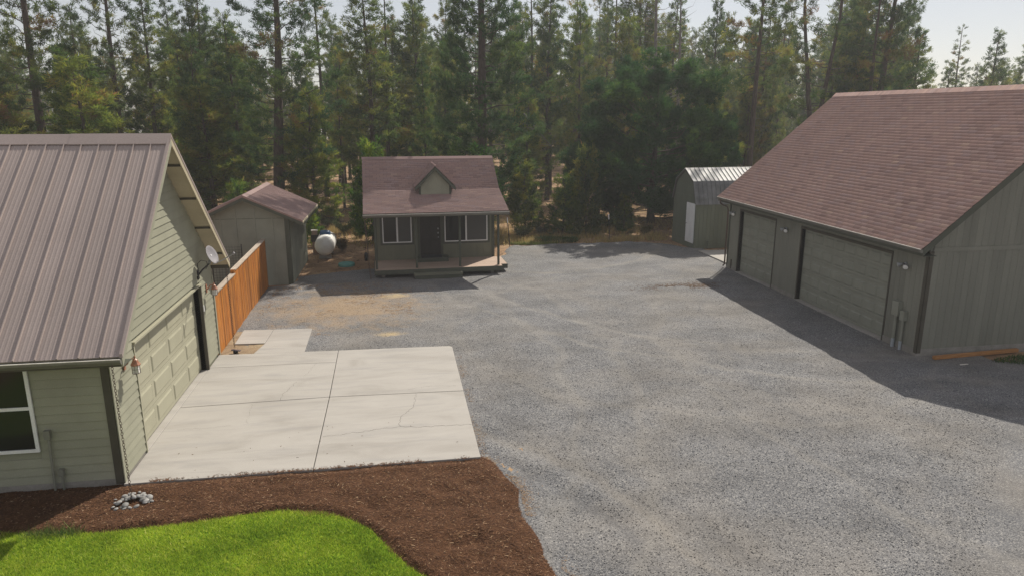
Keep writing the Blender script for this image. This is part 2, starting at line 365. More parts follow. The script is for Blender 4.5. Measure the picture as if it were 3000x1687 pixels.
def z_gravel(x, y):
    d = sdf(x, y, GP)+(fbm(x*1.3, y*1.3, 8)-.5)*np.where(y < 13, .08, .7)
    z = -.03+.022*(fbm(x*.6, y*.6, 2)-.5)+.04*(fbm(x*2.2, y*2.2, 21)-.5)+.022*np.abs(fbm(x*1.1+y*.5, y*.8-x*.3, 23)-.5)
    # tyre furrows curving across the yard
    r = np.hypot(x-17, y-31); z = z-.022*np.exp(-((r-14.6)/.22)**2)-.022*np.exp(-((r-16.3)/.22)**2)+.012*np.exp(-((r-15.0)/.2)**2)
    r2 = np.hypot(x+9, y-4); fd = np.clip((y-9)/2, 0, 1)*np.clip((15-y)/2, 0, 1); z = z-(.006+.035*fd)*np.exp(-((r2-13.75)/.2)**2)-(.006+.03*fd)*np.exp(-((r2-14.5)/.18)**2)+.02*fd*np.exp(-((r2-14.12)/.16)**2)-.009*np.exp(-((r2-15.4)/.16)**2)
    return np.where(d > 0, z, np.maximum(z+d*.25, -.16))
tag(grid_sheet('gravel_yard', -6, 40, -6, 37, .12, z_gravel, m_gravel, keep=lambda x, y: sdf(x, y, GP) > -.6), kind='structure')
# loose stones lying on the yard, thinning with distance
N = 62000
yy = 7.6+(1-np.sqrt(rng.random(N*3)))*22; xx = -6+rng.random(N*3)*30
ok = (sdf(xx, yy, GP) > .02) & (xx/yy < 1.03) & ~((xx > -5.3) & (xx < 1.42) & (yy > 12.7) & (yy < 19.95)) & ~((xx < -2.8) & (yy < 22.5)) & ~((xx > 14.15) & (yy > 16.95))
xx, yy = xx[ok][:N], yy[ok][:N]; n = len(xx)
r = .006+.009*rng.random(n)**1.5; zz = z_gravel(xx, yy)
octa = np.array([(1,0,0),(0,1,0),(-1,0,0),(0,-1,0),(0,0,.75),(0,0,-.6)])
ang = rng.random(n)*6.28; sc = r[:,None]*(.6+.8*rng.random((n,3)))
P = octa[None]*sc[:,None,:]; P += (rng.random((n,6,3))-.5)*r[:,None,None]*.6
ca, sa = np.cos(ang)[:,None], np.sin(ang)[:,None]
Q = np.stack([P[...,0]*ca-P[...,1]*sa, P[...,0]*sa+P[...,1]*ca, P[...,2]], -1)+np.stack([xx, yy, zz+r*.15], -1)[:,None,:]
F0 = np.array([(0,1,4),(1,2,4),(2,3,4),(3,0,4),(1,0,5),(2,1,5),(3,2,5),(0,3,5)])
tag(np_obj('gravel', Q.reshape(-1,3), (F0[None]+6*np.arange(n)[:,None,None]).reshape(-1,3), m_stone, None, np.repeat(rng.random(n), 8)),
    'loose grey crushed stones lying over the gravel yard', 'gravel', kind='stuff')

def slab(pts, name, parent, top=.03):
    return MB().prof(pts, 'z', -.14, top).build(name, m_conc, parent, bevel=.012)
dw = bpy.data.objects.new('driveway', None); col.objects.link(dw); tag(dw, kind='structure')
jx, jy, jy2, g = -1.86, 16.36, 18.9, .008
for pts in ([(-5.19,12.72),(jx+.03-g,12.74),(jx+.01-g,jy-g),(-5.19,jy-.12-g)],
            [(jx+.03+g,12.74),(1.38,12.76),(1.355,jy-.10-g),(jx+.01+g,jy-g)],
            [(-5.19,jy-.12+g),(jx+.01-g,jy+g),(jx-.03-g,jy2-.05),(-5.19,jy2-.005)],
            [(-5.19,jy2+.003),(jx-.03-g,jy2-.042),(jx-.05-g,19.86),(-5.19,19.97)],
            [(jx+.01+g,jy+g),(1.355,jy-.10+g),(1.335,19.68),(1.26,19.77),(jx-.05+g,19.86)]):
    slab(pts, 'slab_panel', dw)
wk = bpy.data.objects.new('walkway', None); col.objects.link(wk); tag(wk, kind='structure')
slab([(-4.26,19.96),(-2.86,19.90),(-2.9,22.2),(-4.08,22.28),(-4.1,20.9)], 'slab_panel', wk, .022)
slab([(-4.98,20.95),(-4.116,20.90),(-4.095,22.28),(-5.0,22.38)], 'slab_panel', wk, .018)
slab([(14.5,29.6),(18,29.6),(18,32.55),(14.45,32.65)], 'concrete_pad', None, .03)['kind'] = 'structure'
slab([(-5.36,14.02),(-5.192,14.02),(-5.192,18.76),(-5.36,18.76)], 'door_threshold', dw, .036)
tag(grid_sheet('bare_soil', -5.2, -3.9, 19.9, 22.3, .1, lambda x, y: -.03+.03*fbm(x*4, y*4, 5), m_bare), kind='structure')
def ribbon(name, pts, wd, z, parent):
    v = []; f = []
    for i, p in enumerate(pts):
        a = Vector(pts[max(i-1, 0)]); b = Vector(pts[min(i+1, len(pts)-1)]); t = (b-a).normalized(); nn = Vector((-t.y, t.x))*wd*.6*(.6+.8*random.random())
        v += [(p[0]+nn.x, p[1]+nn.y, z), (p[0]-nn.x, p[1]-nn.y, z)]
    for i in range(len(pts)-1): f.append((2*i, 2*i+1, 2*i+3, 2*i+2))
    return MB().add(v, f).build(name, m_crack, parent)
def jag(pts, amp=.03, step=.07):
    out = []
    for i in range(len(pts)-1):
        a, b = Vector(pts[i]), Vector(pts[i+1]); k = max(2, int((b-a).length/step))
        out += [tuple(a.lerp(b, j/k)+Vector((random.uniform(-amp, amp), random.uniform(-amp, amp)))) for j in range(k)]
    return out+[pts[-1]]
for pts, wd in (([(-1.8,14.15),(-.2,14.42),(.3,14.33),(1.36,14.28)], .005), ([(-.2,14.42),(-.18,14.9),(.12,15.4),(.2,16.25)], .0045), ([(-3.0,16.3),(-2.95,16.75),(-2.75,17.5)], .0035),
                ([(.0,16.55),(.45,16.68),(1.2,16.62)], .003), ([(-4.9,15.0),(-4.3,14.98),(-3.8,15.02)], .003), ([(-2.6,17.9),(-2.4,18.85)], .002), ([(-3.5,15.1),(-3.6,16.2)], .002)):
    ribbon('crack', jag(pts), wd, .0325, dw)

LAWN = [(-14,11.6),(-8,11.55),(-6.6,11.42),(-5.87,11.24),(-4.97,11.16),(-3.63,11.26),(-2.9,11.36),(-2.17,11.40),(-1.48,11.24),(-1.0,10.92),(-.65,10.55),(-.27,9.87),(-.06,9.48),(.2,9.2),(.5,8.3),(.7,6),(.8,1),(-14,1)]
MULCH = [(-14,12.86),(-5.2,12.86),(1.25,12.78),(1.42,12.9),(1.62,12.55),(1.78,12.0),(1.93,11.5),(1.9,11.1),(1.88,10.7),(1.95,10.1),(2.1,9.0),(2.35,7.5),(2.6,5),(2.8,1),(-14,1)]
def z_mulch(x, y):
    dm = sdf(x, y, MULCH)+(fbm(x*1.5, y*1.5, 31)-.5)*.10; dl = sdf(x, y, LAWN)
    z = -.05+.10*np.clip(dm/.25, 0, 1)**.5+.15*(fbm(x*1.3, y*1.3, 12)-.42)+.07*(fbm(x*4, y*4, 14)-.5)
    for (hx, hy, hr) in ((1.25,11.75,.22),(1.55,11.35,.25),(.2,11.2,.35),(-.1,10.8,.3),(.7,9.9,.18),(1.0,9.95,.2),(.6,11.6,.2),(-.6,11.2,.3)): z = z-.06*np.exp(-((x-hx)**2+(y-hy)**2*1.6)/hr**2)
    wall = np.clip((y-12.45)/.25, 0, 1); z = z*(1-wall)+wall*(-.015+.05*(fbm(x*3, y*3, 17)-.4))
    pit = np.exp(-((x+4.8)**2+((y-12.05)*1.3)**2)/.09); z = z-.07*pit
    z = np.where(dl > -.12, z-.07*np.clip((dl+.12)/.1, 0, 1), z)
    return np.where(dm > 0, z, np.maximum(z+dm*1.2, -.25))
tag(grid_sheet('mulch_bed', -10, 3.2, 5, 13.2, .045, z_mulch, m_mulch, keep=lambda x, y: (sdf(x, y, MULCH) > -.25) & (sdf(x, y, LAWN) < .25)), kind='structure')
def slivers(x, y, z, L, W, tone_p, tilt=.35):
    n = len(x); a = rng.random(n)*6.28; l = L*(.5+rng.random(n)); wd = W*(.6+.8*rng.random(n)); tz = (rng.random(n)-.3)*tilt*l
    d = np.stack([np.cos(a)*l, np.sin(a)*l, tz], -1); p = np.stack([-np.sin(a)*wd, np.cos(a)*wd, (rng.random(n)-.5)*wd], -1)
    c = np.stack([x, y, z+.008], -1); up = np.array([0, 0, 1.])*wd[:,None]*.8
    V = np.stack([c-d/2-p/2, c-d/2+p/2, c+d/2+p/2, c+d/2-p/2, c+up], 1)
    Fc = np.array([(0,1,4),(1,2,4),(2,3,4),(3,0,4)])
    return V.reshape(-1,3), (Fc[None]+5*np.arange(n)[:,None,None]).reshape(-1,3), np.repeat(tone_p, 4)
n = 60000; x = -8+rng.random(n)*10.6; y = 8.2+rng.random(n)*4.7; k = (sdf(x, y, MULCH) > -.02+.1*(rng.random(n)**6)*-1) & (sdf(x, y, LAWN) < -.03); x, y = x[k], y[k]
V, F, T = slivers(x, y, z_mulch(x, y), .045, .006, rng.random(len(x))); tag(np_obj('bark_chips', V, F, m_chips, None, T), 'shredded brown bark chips covering the planting bed', 'mulch', kind='stuff')
x = np.concatenate([-4.8+rng.random(1500)*6.1, -5+rng.random(50)*6.2]); y = 12.72+np.abs(rng.normal(0, .05, 1550)); y[1500:] = 12.8+rng.random(50)**1.5*2.0
k = fbm(x*1.6, y*0+3, 40)+.25*(rng.random(len(x))-.5) > .56; x, y = x[k], y[k]
V, F, T = slivers(x, y, np.full(len(x), .027), .035, .007, rng.random(len(x))*.9); tag(np_obj('spilled_bark', V, F, m_chips, None, T), 'bark crumbs spilled over the near edge of the slab', 'mulch', kind='stuff')
def z_lawn(x, y):
    d = sdf(x, y, LAWN); return np.where(d > 0, -.02+.05*np.clip(d/.25, 0, 1)+.05*(fbm(x*.9, y*.9, 9)-.5), -.05+d*.8)
tag(grid_sheet('lawn', -10, 1, 5, 11.8, .1, z_lawn, m_turf, keep=lambda x, y: sdf(x, y, LAWN) > -.1), kind='structure')
def blades(x, y, z, h, wd, lean, tone):
    n = len(x); a = rng.random(n)*6.28; hh = h*(.5+.8*rng.random(n)); b = rng.random(n)*6.28; le = lean*hh*rng.random(n)
    p = np.stack([np.cos(a), np.sin(a), np.zeros(n)], -1)*(wd*(.7+.6*rng.random(n)))[:,None]; c = np.stack([x, y, z], -1)
    tip = c+np.stack([np.cos(b)*le, np.sin(b)*le, hh], -1)
    V = np.stack([c-p, c+p, tip], 1); return V.reshape(-1,3), np.arange(3*n).reshape(-1,3), tone
n = 210000; x = -8+rng.random(n)*8.8; y = 8.1+rng.random(n)*3.4; k = sdf(x, y, LAWN)+.03*rng.random(n) > .0; x, y = x[k], y[k]
tn = np.clip(.27+.65*(fbm(x*1.6, y*1.6, 50)-.35)+.24*rng.standard_normal(len(x)), 0, 1)
V, F, T = blades(x, y, z_lawn(x, y), .05, .0045, 1.5, tn); tag(np_obj('grass', V, F, m_grass, None, T), 'bright green mown lawn grass in the curved corner bed', 'grass', kind='stuff')
n = 2200; t_ = rng.random(n); ex_ = np.where(t_ < .35, 1.42+.05*rng.standard_normal(n)+.1*rng.random(n), np.interp(12.9-4*(t_-.35)/.65, [8.9,9.0,10.1,10.7,11.1,11.5,12,12.55,12.9], [2.13,2.1,1.95,1.88,1.9,1.93,1.78,1.62,1.42])+.03+.10*np.abs(rng.standard_normal(n)))
ey_ = np.where(t_ < .35, 12.9+6.5*rng.random(n), 12.9-4*(t_-.35)/.65); k = fbm(ex_*2, ey_*1.3, 71) > .42; ex_, ey_ = ex_[k], ey_[k]
V, F, T = slivers(ex_, ey_, z_gravel(ex_, ey_)+.002, .04, .004, .35+.5*rng.random(len(ex_))); tag(np_obj('straw', V, F, m_litter, None, T), 'dry straw and needles gathered along the slab and mulch edges', 'straw', kind='stuff')
n = 5200; x = np.concatenate([-4.9+rng.random(4200)*5.2, 11.0+.9*rng.standard_normal(1000)]); y = np.concatenate([21.5+rng.random(4200)*7, 25.9+.25*rng.standard_normal(1000)]); k = (fbm(x*.7, y*.7, 81) > .45) & ~((x < -2.8) & (y < 22.5)); x, y = x[k], y[k]
V, F, T = slivers(x, y, z_gravel(x, y)+.003, .10, .009, np.where(x > 6, .25*rng.random(len(x)), .35+.6*rng.random(len(x)))); tag(np_obj('needle_litter', V, F, m_litter, None, T), 'pine needle litter strewn over the yard before cottage and garage', 'litter', kind='stuff')
# coarse weeds at the lawn edge by the shaded bed and by the garage
def weed_patch(name, cx, cy, rx, ry, n, h, label, mat, wd=.009, tone=None):
    a = rng.random(n)*6.28; q = np.sqrt(rng.random(n)); x = cx+np.cos(a)*q*rx; y = cy+np.sin(a)*q*ry
    V, F, T = blades(x, y, np.full(n, -.05), h, wd, 1.3, np.clip(rng.random(n) if tone is None else tone+.25*rng.standard_normal(n), 0, 1))
    return tag(np_obj(name, V, F, mat, None, T), label, 'weeds', kind='stuff')
weed_patch('weeds', -5.75, 11.18, .45, .16, 700, .16, 'ragged taller weeds at the lawn corner beside the dark mulch', m_weed, .009, .7)
weed_patch('weeds', 17.6, 16.2, 1.6, .45, 1600, .09, 'dark green weeds growing through gravel below the timber by the garage', m_weed, .012, .15)
weed_patch('weeds', 7.6, 36.6, .55, .35, 1800, .28, 'low bright green weed mound at the gravel edge right of the cottage', m_weed, .014, .25)
weed_patch('weeds', 8.7, 36.5, .6, .32, 1800, .25, 'second green weed mound at the gravel edge, towards the barn', m_weed, .014, .2)
weed_patch('weeds', 6.9, 36.2, 1.3, .4, 3500, .12, 'pale yellow-green creeping weeds along the back edge of the gravel', m_weed, .012, .95)

# ------------------------------------------------------------------ house with the metal roof
HO = (-5.2, 12.8, 0)
house = thing('house', 'sage green house with taupe standing-seam metal roof beside the concrete drive', 'house', HO)
XL = -13.0; YF, YB, YR = 12.8, 20.05, 16.425; YE0, YE1 = 12.38, 20.47; ZR, ZE = 6.14, 2.6; SL = (ZR-ZE)/(YR-YE0)
roofz = lambda y: ZR-SL*abs(y-YR)
D0, D1, DZ = 14.02, 18.76, 2.27
wz = lambda y: roofz(y)-.16
mb = MB(HO).prof([(YF+.02,-.1),(D0,-.1),(D0,DZ),(D1,DZ),(D1,-.1),(YB,-.1),(YB,wz(YB)),(YR,wz(YR)),(YF+.02,wz(YF))], 'x', -5.40, -5.225)
mb.box(XL, -5.40, YF+.02, YB, -.1, 2.35); wall = mb.build('wall', m_sage, house)
MB(HO).box(XL, -5.205, YF-.012, YF+.018, -.12, .13).build('foundation', m_conc_w, house)
MB(HO).box(-5.222, -5.203, YF+.02, D0-.05, -.1, .10).build('foundation', m_conc_w, house)
EXP = .165
def lap(x0, x1, z, org=HO):        # board on the front wall
    return MB(org).prof([(YF+.018,z+.004),(YF-.02,z-.004),(YF-.002,z+EXP-.012),(YF+.018,z+EXP-.011)], 'x', x0, x1)
def lapg(y0, y1, z, y0t=None, y1t=None, x=-5.2):
    y0t = y0 if y0t is None else y0t; y1t = y1 if y1t is None else y1t
    a, b = x+.02, x+.002; zb, zt = z-.004, z+EXP-.012
    return MB(HO).add([(x-.018,y0,zb),(a,y0,zb),(b,y0t,zt),(x-.018,y0t,zt),(x-.018,y1,zb),(a,y1,zb),(b,y1t,zt),(x-.018,y1t,zt)],
                      [(0,1,2,3),(7,6,5,4),(0,4,5,1),(1,5,6,2),(2,6,7,3),(3,7,4,0)])
WX0, WX1, WZ0, WZ1 = -8.1, -6.53, .79, 2.36
k = 0; z = .12
while z < 2.3:
    if z+EXP > WZ0-.02 and z < WZ1+.02:
        lap(XL, WX0-.05, z).build('siding_board', m_sage, house); lap(WX1+.03, -5.33, z).build('siding_board', m_sage, house)
    else: lap(XL, -5.33, z).build('siding_board', m_sage, house)
    z += EXP
z = .10
while z < wz(YR)-.05:
    def lim(zz): 
        t = (wz(YR)-zz)/SL; return max(YF+.02, YR-t), min(YB, YR+t)
    b0, b1 = lim(z-.012); t0, t1 = lim(min(z+EXP, wz(YR)-.01))
    if z < DZ+.06-.01:
        lapg(b0, D0-.05, z, t0).build('siding_board', m_sage, house); lapg(D1+.06, b1, z, None, t1).build('siding_board', m_sage, house)
    else: lapg(b0, b1, z, t0, t1).build('siding_board', m_sage, house)
    z += EXP
MB(HO).box(-5.33, -5.195, YF-.035, YF-.017, .02, 2.34).build('corner_board', m_trim, house)
MB(HO).box(-5.183, -5.165, YF-.035, YF+.055, .02, 2.34).build('corner_board', m_sage, house)
MB(HO).box(-5.183, -5.16, YB-.07, YB+.01, .02, 2.3).build('corner_board', m_sage, house)
# garage door opening trim
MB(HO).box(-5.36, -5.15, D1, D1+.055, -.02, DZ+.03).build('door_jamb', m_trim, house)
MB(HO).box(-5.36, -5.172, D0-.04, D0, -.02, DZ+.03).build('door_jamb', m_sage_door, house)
MB(HO).box(-5.37, -5.14, D0-.06, D1+.09, DZ+.031, DZ+.075).build('door_head_trim', m_sage_door, house)
def sectional_door(parent, org, plane, out, a0, a1, z0, z1, rows, cols, mat, pw=.86, ph=.66, leaf='garage_door', rise=.016):
    """door in a plane of constant x; 'out' +1 faces +x, -1 faces -x"""
    gd = MB(org).box(plane-.04*out, plane-.002*out, a0, a1, z0, z1).build(leaf, mat, parent)
    hh = (z1-z0)/rows; ww = (a1-a0)/cols; pm = None
    for i in range(rows):
        za, zb = z0+i*hh+.006, z0+(i+1)*hh-.004
        xa, xb = sorted((plane-.002*out, plane+.012*out))
        MB(org).box(xa, xb, a0, a1, za, zb).build('door_section', mat, gd)
        for j in range(cols):
            cy, cz = a0+(j+.5)*ww-org[1], (za+zb)/2-org[2]
            if pm is None:
                u, v = ww*pw/2, hh*ph/2; m = MB()
                o1, o2 = .0, rise*out
                m.add([(o1,-u,-v),(o1,u,-v),(o1,u,v),(o1,-u,v),(o2,-u+.035,-v+.035),(o2,u-.035,-v+.035),(o2,u-.035,v-.035),(o2,-u+.035,v-.035)],
                      [(0,1,5,4),(1,2,6,5),(2,3,7,6),(3,0,4,7),(4,5,6,7)]); 
                m.tube([(o1,-u,-v),(o1,u,-v),(o1,u,v),(o1,-u,v),(o1,-u,-v)], .006, 5, False)
                pm = m.mesh('raised_panel', mat)
            o = bpy.data.objects.new('raised_panel', pm); link(o, gd); o.location = (plane+.0125*out-org[0], cy, cz)
    return gd
sectional_door(house, HO, -5.36, 1, D0, D1, .045, DZ, 4, 4, m_sage_door)
MB(HO).box(-5.148, -5.125, D1+.005, D1+.05, 1.62, 1.78).build('keypad', m_white, house, bevel=.006)
# roof
th = math.atan(SL); LS = (ZR-ZE)/math.sin(th)
MB(HO).prof([(YE0+.02,ZE-.06),(YR,ZR-.06+.02),(YE1-.02,ZE-.06),(YE1-.02,ZE-.13),(YR,ZR-.12),(YE0+.02,ZE-.13)], 'x', XL, -4.80).build('roof_deck', m_soffit, house)
PW = .338
def seam_profile(w):
    p = [(0, 0)]
    p += [(.02, .0), (.022, .034), (.038, .034), (.04, .0)]
    for c in (.11, .185, .26): p += [(c-.02, 0), (c-.008, .0035), (c+.008, .0035), (c+.02, 0)]
    return p+[(w, 0)]
pp = seam_profile(PW); v = []; f = []
for t in (0, LS-.06):
    v += [(x, t, zz) for x, zz in pp]
n = len(pp); f = [(i, i+1, n+i+1, n+i) for i in range(n-1)]
pv = MB().add(v, f).mesh('roof_panel', m_metal_roof)
xr = -4.83; i = 0
while xr-PW*(i+1) > XL:
    for front in (True, False):
        o = link(bpy.data.objects.new('roof_panel', pv), house)
        ax = Vector((1, 0, 0)); up = Vector((0, math.cos(th), math.sin(th))) if front else Vector((0, -math.cos(th), math.sin(th)))
        nn = Vector((0, -math.sin(th), math.cos(th))) if front else Vector((0, math.sin(th), math.cos(th)))
        ax = up.cross(nn)
        x0 = xr-PW*(i+1) if front else xr-PW*i
        M = Matrix((ax, up, nn)).transposed().to_4x4(); M.translation = Vector((x0, YE0 if front else YE1, ZE-.02))-Vector(HO)
        o.matrix_local = M
    i += 1
MB(HO).prof([(YR-.20,ZR-.20*SL+.02),(YR,ZR+.04),(YR+.20,ZR-.20*SL+.02),(YR+.20,ZR-.20*SL+.005),(YR,ZR+.022),(YR-.20,ZR-.20*SL+.005)], 'x', XL, -6.65).build('ridge_cap', m_metal_roof, house)
MB(HO).prof([(YR-.21,ZR-.21*SL+.026),(YR,ZR+.047),(YR+.21,ZR-.21*SL+.026),(YR+.21,ZR-.21*SL+.009),(YR,ZR+.027),(YR-.21,ZR-.21*SL+.009)], 'x', -6.75, -4.775).build('ridge_cap', m_metal_roof, house)
for s in (0, 1):
    ye = YE0-.01 if s == 0 else YE1+.01
    MB(HO).prof([(ye,ZE+.03),(YR,ZR+.035),(YR,ZR-.03),(ye,ZE-.035)], 'x', -4.83, -4.775).build('rake_trim', m_metal_roof, house)
    MB(HO).prof([(ye,ZE-.036),(YR,ZR-.031),(YR,ZR-.20),(ye,ZE-.20)], 'x', -4.81, -4.785).build('rake_board', m_sage if s == 0 else m_soffit, house)
    MB(HO).prof([(ye,ZE-.135),(YR,ZR-.135),(YR,ZR-.15),(ye,ZE-.15)], 'x', -5.2, -4.812).build('rake_soffit', m_soffit, house)
for q in (.14, .38, .62, .86):
    for s in (0, 1):
        y = YR+(YE1-YR)*q*(1 if s else -1); z = roofz(y)-.155
        MB(HO).box(-5.2, -4.812, y-.02, y+.02, z-.045, z).build('lookout', m_trim, house)
MB(HO).box(XL, -4.80, YE0+.03, YE0+.055, ZE-.20, ZE-.07).build('fascia', m_trim, house)
MB(HO).box(XL, -4.80, YE1-.055, YE1-.03, ZE-.20, ZE-.07).build('fascia', m_trim, house)
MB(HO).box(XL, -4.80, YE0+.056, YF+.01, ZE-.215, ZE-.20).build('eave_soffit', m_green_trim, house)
def gutter_y(parent, org, y, z, x0, x1, s, mat=m_gutter, lip=m_gutter_lip):
    """trough along x; s=-1 opens towards -y"""
    p = [(y, z), (y, z-.10), (y+s*.07, z-.105), (y+s*.115, z-.04), (y+s*.115, z), (y+s*.105, z), (y+s*.103, z-.036), (y+s*.062, z-.095), (y+s*.008, z-.092), (y+s*.008, z)]
    g_ = MB(org).prof(p, 'x', x0, x1).build('gutter', mat, parent)
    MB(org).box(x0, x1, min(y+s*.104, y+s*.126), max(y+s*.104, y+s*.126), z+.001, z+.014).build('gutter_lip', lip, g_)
    MB(org).prof([(y, z), (y, z-.10), (y+s*.07, z-.105), (y+s*.115, z-.04), (y+s*.115, z)], 'x', x1, x1+.006).build('gutter_end', mat, g_)
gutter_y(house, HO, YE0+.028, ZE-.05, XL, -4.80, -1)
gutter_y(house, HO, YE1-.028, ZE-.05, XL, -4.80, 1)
# window on the front wall
wn_ = MB(HO).box(WX0-.04, WX1+.028, YF-.03, YF-.018, WZ0-.03, WZ1+.03).build('window', m_white, house)
for (a, b, c, d) in ((WX1-.03, WX1+.03, WZ0-.035, WZ1+.035), (WX0-.04, WX0+.02, WZ0-.035, WZ1+.035), (WX0, WX1-.03, WZ0-.035, WZ0+.025), (WX0, WX1-.03, WZ1-.02, WZ1+.035), (WX0, WX1-.03, 1.56, 1.62)):
    MB(HO).box(a, b, YF-.055, YF-.031, c, d).build('frame', m_white, wn_)
MB(HO).box(WX0, WX1-.02, YF-.036, YF-.0305, WZ0, 1.57).build('pane', m_glass, wn_); MB(HO).box(WX0, WX1-.02, YF-.042, YF-.0305, 1.61, WZ1).build('pane', m_glass, wn_)
c1 = MB(HO).tube([(-6.325,12.74,1.05),(-6.345,12.73,.0)], .022, 8).build('conduit', m_olive, house); MB(HO).box(-6.38,-6.28,12.70,12.775,1.0,1.16).build('junction_box', m_olive, c1)
c2 = MB(HO).tube([(-6.2,12.74,.30),(-6.2,12.73,.0)], .022, 8).build('conduit', m_olive, house); MB(HO).box(-6.24,-6.16,12.70,12.775,.27,.40).build('junction_box', m_olive, c2)

# wall lanterns
def lantern(loc, label):
    t = thing('wall_lantern', label, 'lantern', loc, 0, 'copper wall lanterns on the house'); t.scale = (.86, .86, .86)
    MB().box(0, .025, -.05, .05, -.16, .10).build('backplate', m_copper, t, bevel=.008)
    MB().tube([(.02,0,-.06),(.08,0,-.02),(.12,0,.06),(.19,0,.09),(.24,0,.06)], [.02,.016,.014,.014,.018], 8).build('arm', m_copper, t, True)
    MB().lathe([(.0,.16),(.014,.14),(.022,.11),(.012,.09),(.05,.06),(.075,.0),(.105,-.045),(.105,-.06),(.0,-.06)], (.24,0,.0), n=8).build('hood', m_copper, t)
    c = MB().lathe([(.072,-.061),(.078,-.235)], (.24,0,0), n=4).build('glass', m_lamp_white, t)
    fr = MB()
    for q in range(8):
        a = q*math.pi/4+math.pi/4*0; fr.tube([(.24+.082*math.cos(a)*1.0,.082*math.sin(a),-.06),(.24+.086*math.cos(a),.086*math.sin(a),-.24)], .005, 4)
    fr.tube([(.24+.086*math.cos(a),.086*math.sin(a),-.24) for a in np.linspace(0, 2*math.pi, 9)], .007, 4); fr.tube([(.24+.084*math.cos(a),.084*math.sin(a),-.15) for a in np.linspace(0, 2*math.pi, 9)], .004, 4)
    fr.build('cage', m_chain, t); return t
lantern((-5.182, 13.42, 2.12), 'copper wall lantern beside the house gutter near the front corner')
lantern((-5.182, 19.35, 2.12), 'copper wall lantern on the far side of the house garage door')
# rain chains
def rain_chain(p0, p1, label, link_l=.062, rad=.0055):
    t = MB(p1); a, b = Vector(p0), Vector(p1); n_ = int((b-a).length/(link_l*.78)); d = (b-a).normalized(); s1 = d.orthogonal().normalized(); s2 = d.cross(s1)
    for i in range(n_):
        c = a+d*(i*link_l*.78); s = s1 if i % 2 else s2
        t.tube([tuple(c+d*(math.cos(q)*link_l*.5)+s*(math.sin(q)*link_l*.32)) for q in np.linspace(0, 2*math.pi, 9)], rad, 4, False)
    o = t.build('rain_chain', m_chain); o.location = p1; return tag(o, label, 'chain', 'rain chains hanging from gutters')
rain_chain((-4.95, 12.33, 2.44), (-4.83, 12.08, .0), 'bronze rain chain hanging from the house gutter into a bed of river rocks')
rain_chain((-4.90, 20.52, 2.44), (-4.88, 20.5, .02), 'bronze rain chain hanging in front of the orange fence boards')
# satellite dish
sat = thing('satellite_dish', 'grey satellite dish on a wall bracket above the house garage door', 'satellite dish', (-5.18, 18.75, 2.62)); sat.scale = (.88, .88, .88)
dn = Vector((.90, -.18, .40)).normalized(); dc = Vector((.36, .18, .50))
MB().lathe([(0,0),(.11,.008),(.21,.028),(.28,.052),(.285,.05),(.20,.014),(.10,-.006),(0,-.012)], tuple(dc), tuple(dn), 28).build('reflector', m_dish, sat, True)
MB().lathe([(0,.016),(.03,.014),(.03,.008)], tuple(dc), tuple(dn), 12).build('badge', m_white, sat)
MB().tube([(.0,0,-.05),(.12,.02,.10),(.30,.16,.26)], .022, 8).build('mast', m_black, sat); MB().box(-.02,.02,-.07,.07,-.16,.10).build('foot', m_black, sat)
MB().tube([tuple(dc-dn*.05+Vector((0,0,-.12))), (.30,.16,.26)], .05, 6).build('bracket', m_grey_metal, sat)
lnb = dc+Vector((.62,-.05,.02)); MB().tube([tuple(dc+Vector((.02,.0,-.27))), tuple(dc+Vector((.3,0,-.16))), tuple(lnb)], .017, 6).build('arm', m_grey_metal, sat)
MB().tube([tuple(lnb), tuple(lnb+Vector((.05,0,.05)))], .035, 8).build('receiver', m_dish, sat)
MB().tube([(.02,.0,.0),(.0,.05,.28),(.10,.08,.38),(.24,.10,.34),(.26,.12,.2),(.2,.1,.1)], .009, 5).build('cable', m_black, sat)
# river rocks in the splash pit
for i in range(44):
    a = random.random()*6.28; q = math.sqrt(random.random()); x = -4.80+.36*q*math.cos(a); y = 12.03+.27*q*math.sin(a)
    s = random.uniform(.028, .058)*(1.1 if q < .8 else .8)
    pts = [(r_*math.cos(t)*1, r_*math.sin(t)) for t, r_ in [(0, 1)]]
    m = MB()
    m.lathe([(0,.62),(.55*random.uniform(.8,1.1),.5),(.95,.12),(.9,-.2),(.4,-.5),(0,-.55)], (0,0,0), n=9)
    o = m.build('river_rock', m_rock, None, True); o.scale = (s*random.uniform(.9,1.5), s*random.uniform(.8,1.1), s*.85); o.rotation_euler = (random.uniform(-.3,.3), random.uniform(-.3,.3), random.random()*6.28)
    o.location = (x, y, float(z_mulch(np.array(x), np.array(y)))+s*.35+.06*(1-q))
    tag(o, ('larger' if s > .046 else 'small')+' smooth grey river rock '+('at the foot of the rain chain' if q < .45 else 'on the rim of the splash pit nearest the slab' if math.sin(a) > .3 else 'on the rim of the splash pit nearest the lawn' if math.sin(a) < -.3 else 'on the side rim of the splash pit'), 'rock', 'river rocks under the rain chain')
# solar spotlight on the soil
sl = thing('solar_light', 'small solar ground light at the foot of the fence by the slab', 'lamp', (-4.78, 20.12, -.02))
MB().box(-.12,.12,-.09,.09,.10,.125).build('solar_panel', m_solar, sl).rotation_euler = (R(-12), R(10), 0)
MB().tube([(0,.02,0),(0,.0,.11)], .02, 6).build('stake', m_black, sl); MB().box(-.06,.06,.0,.07,.02,.09).build('lamp_head', m_black, sl)

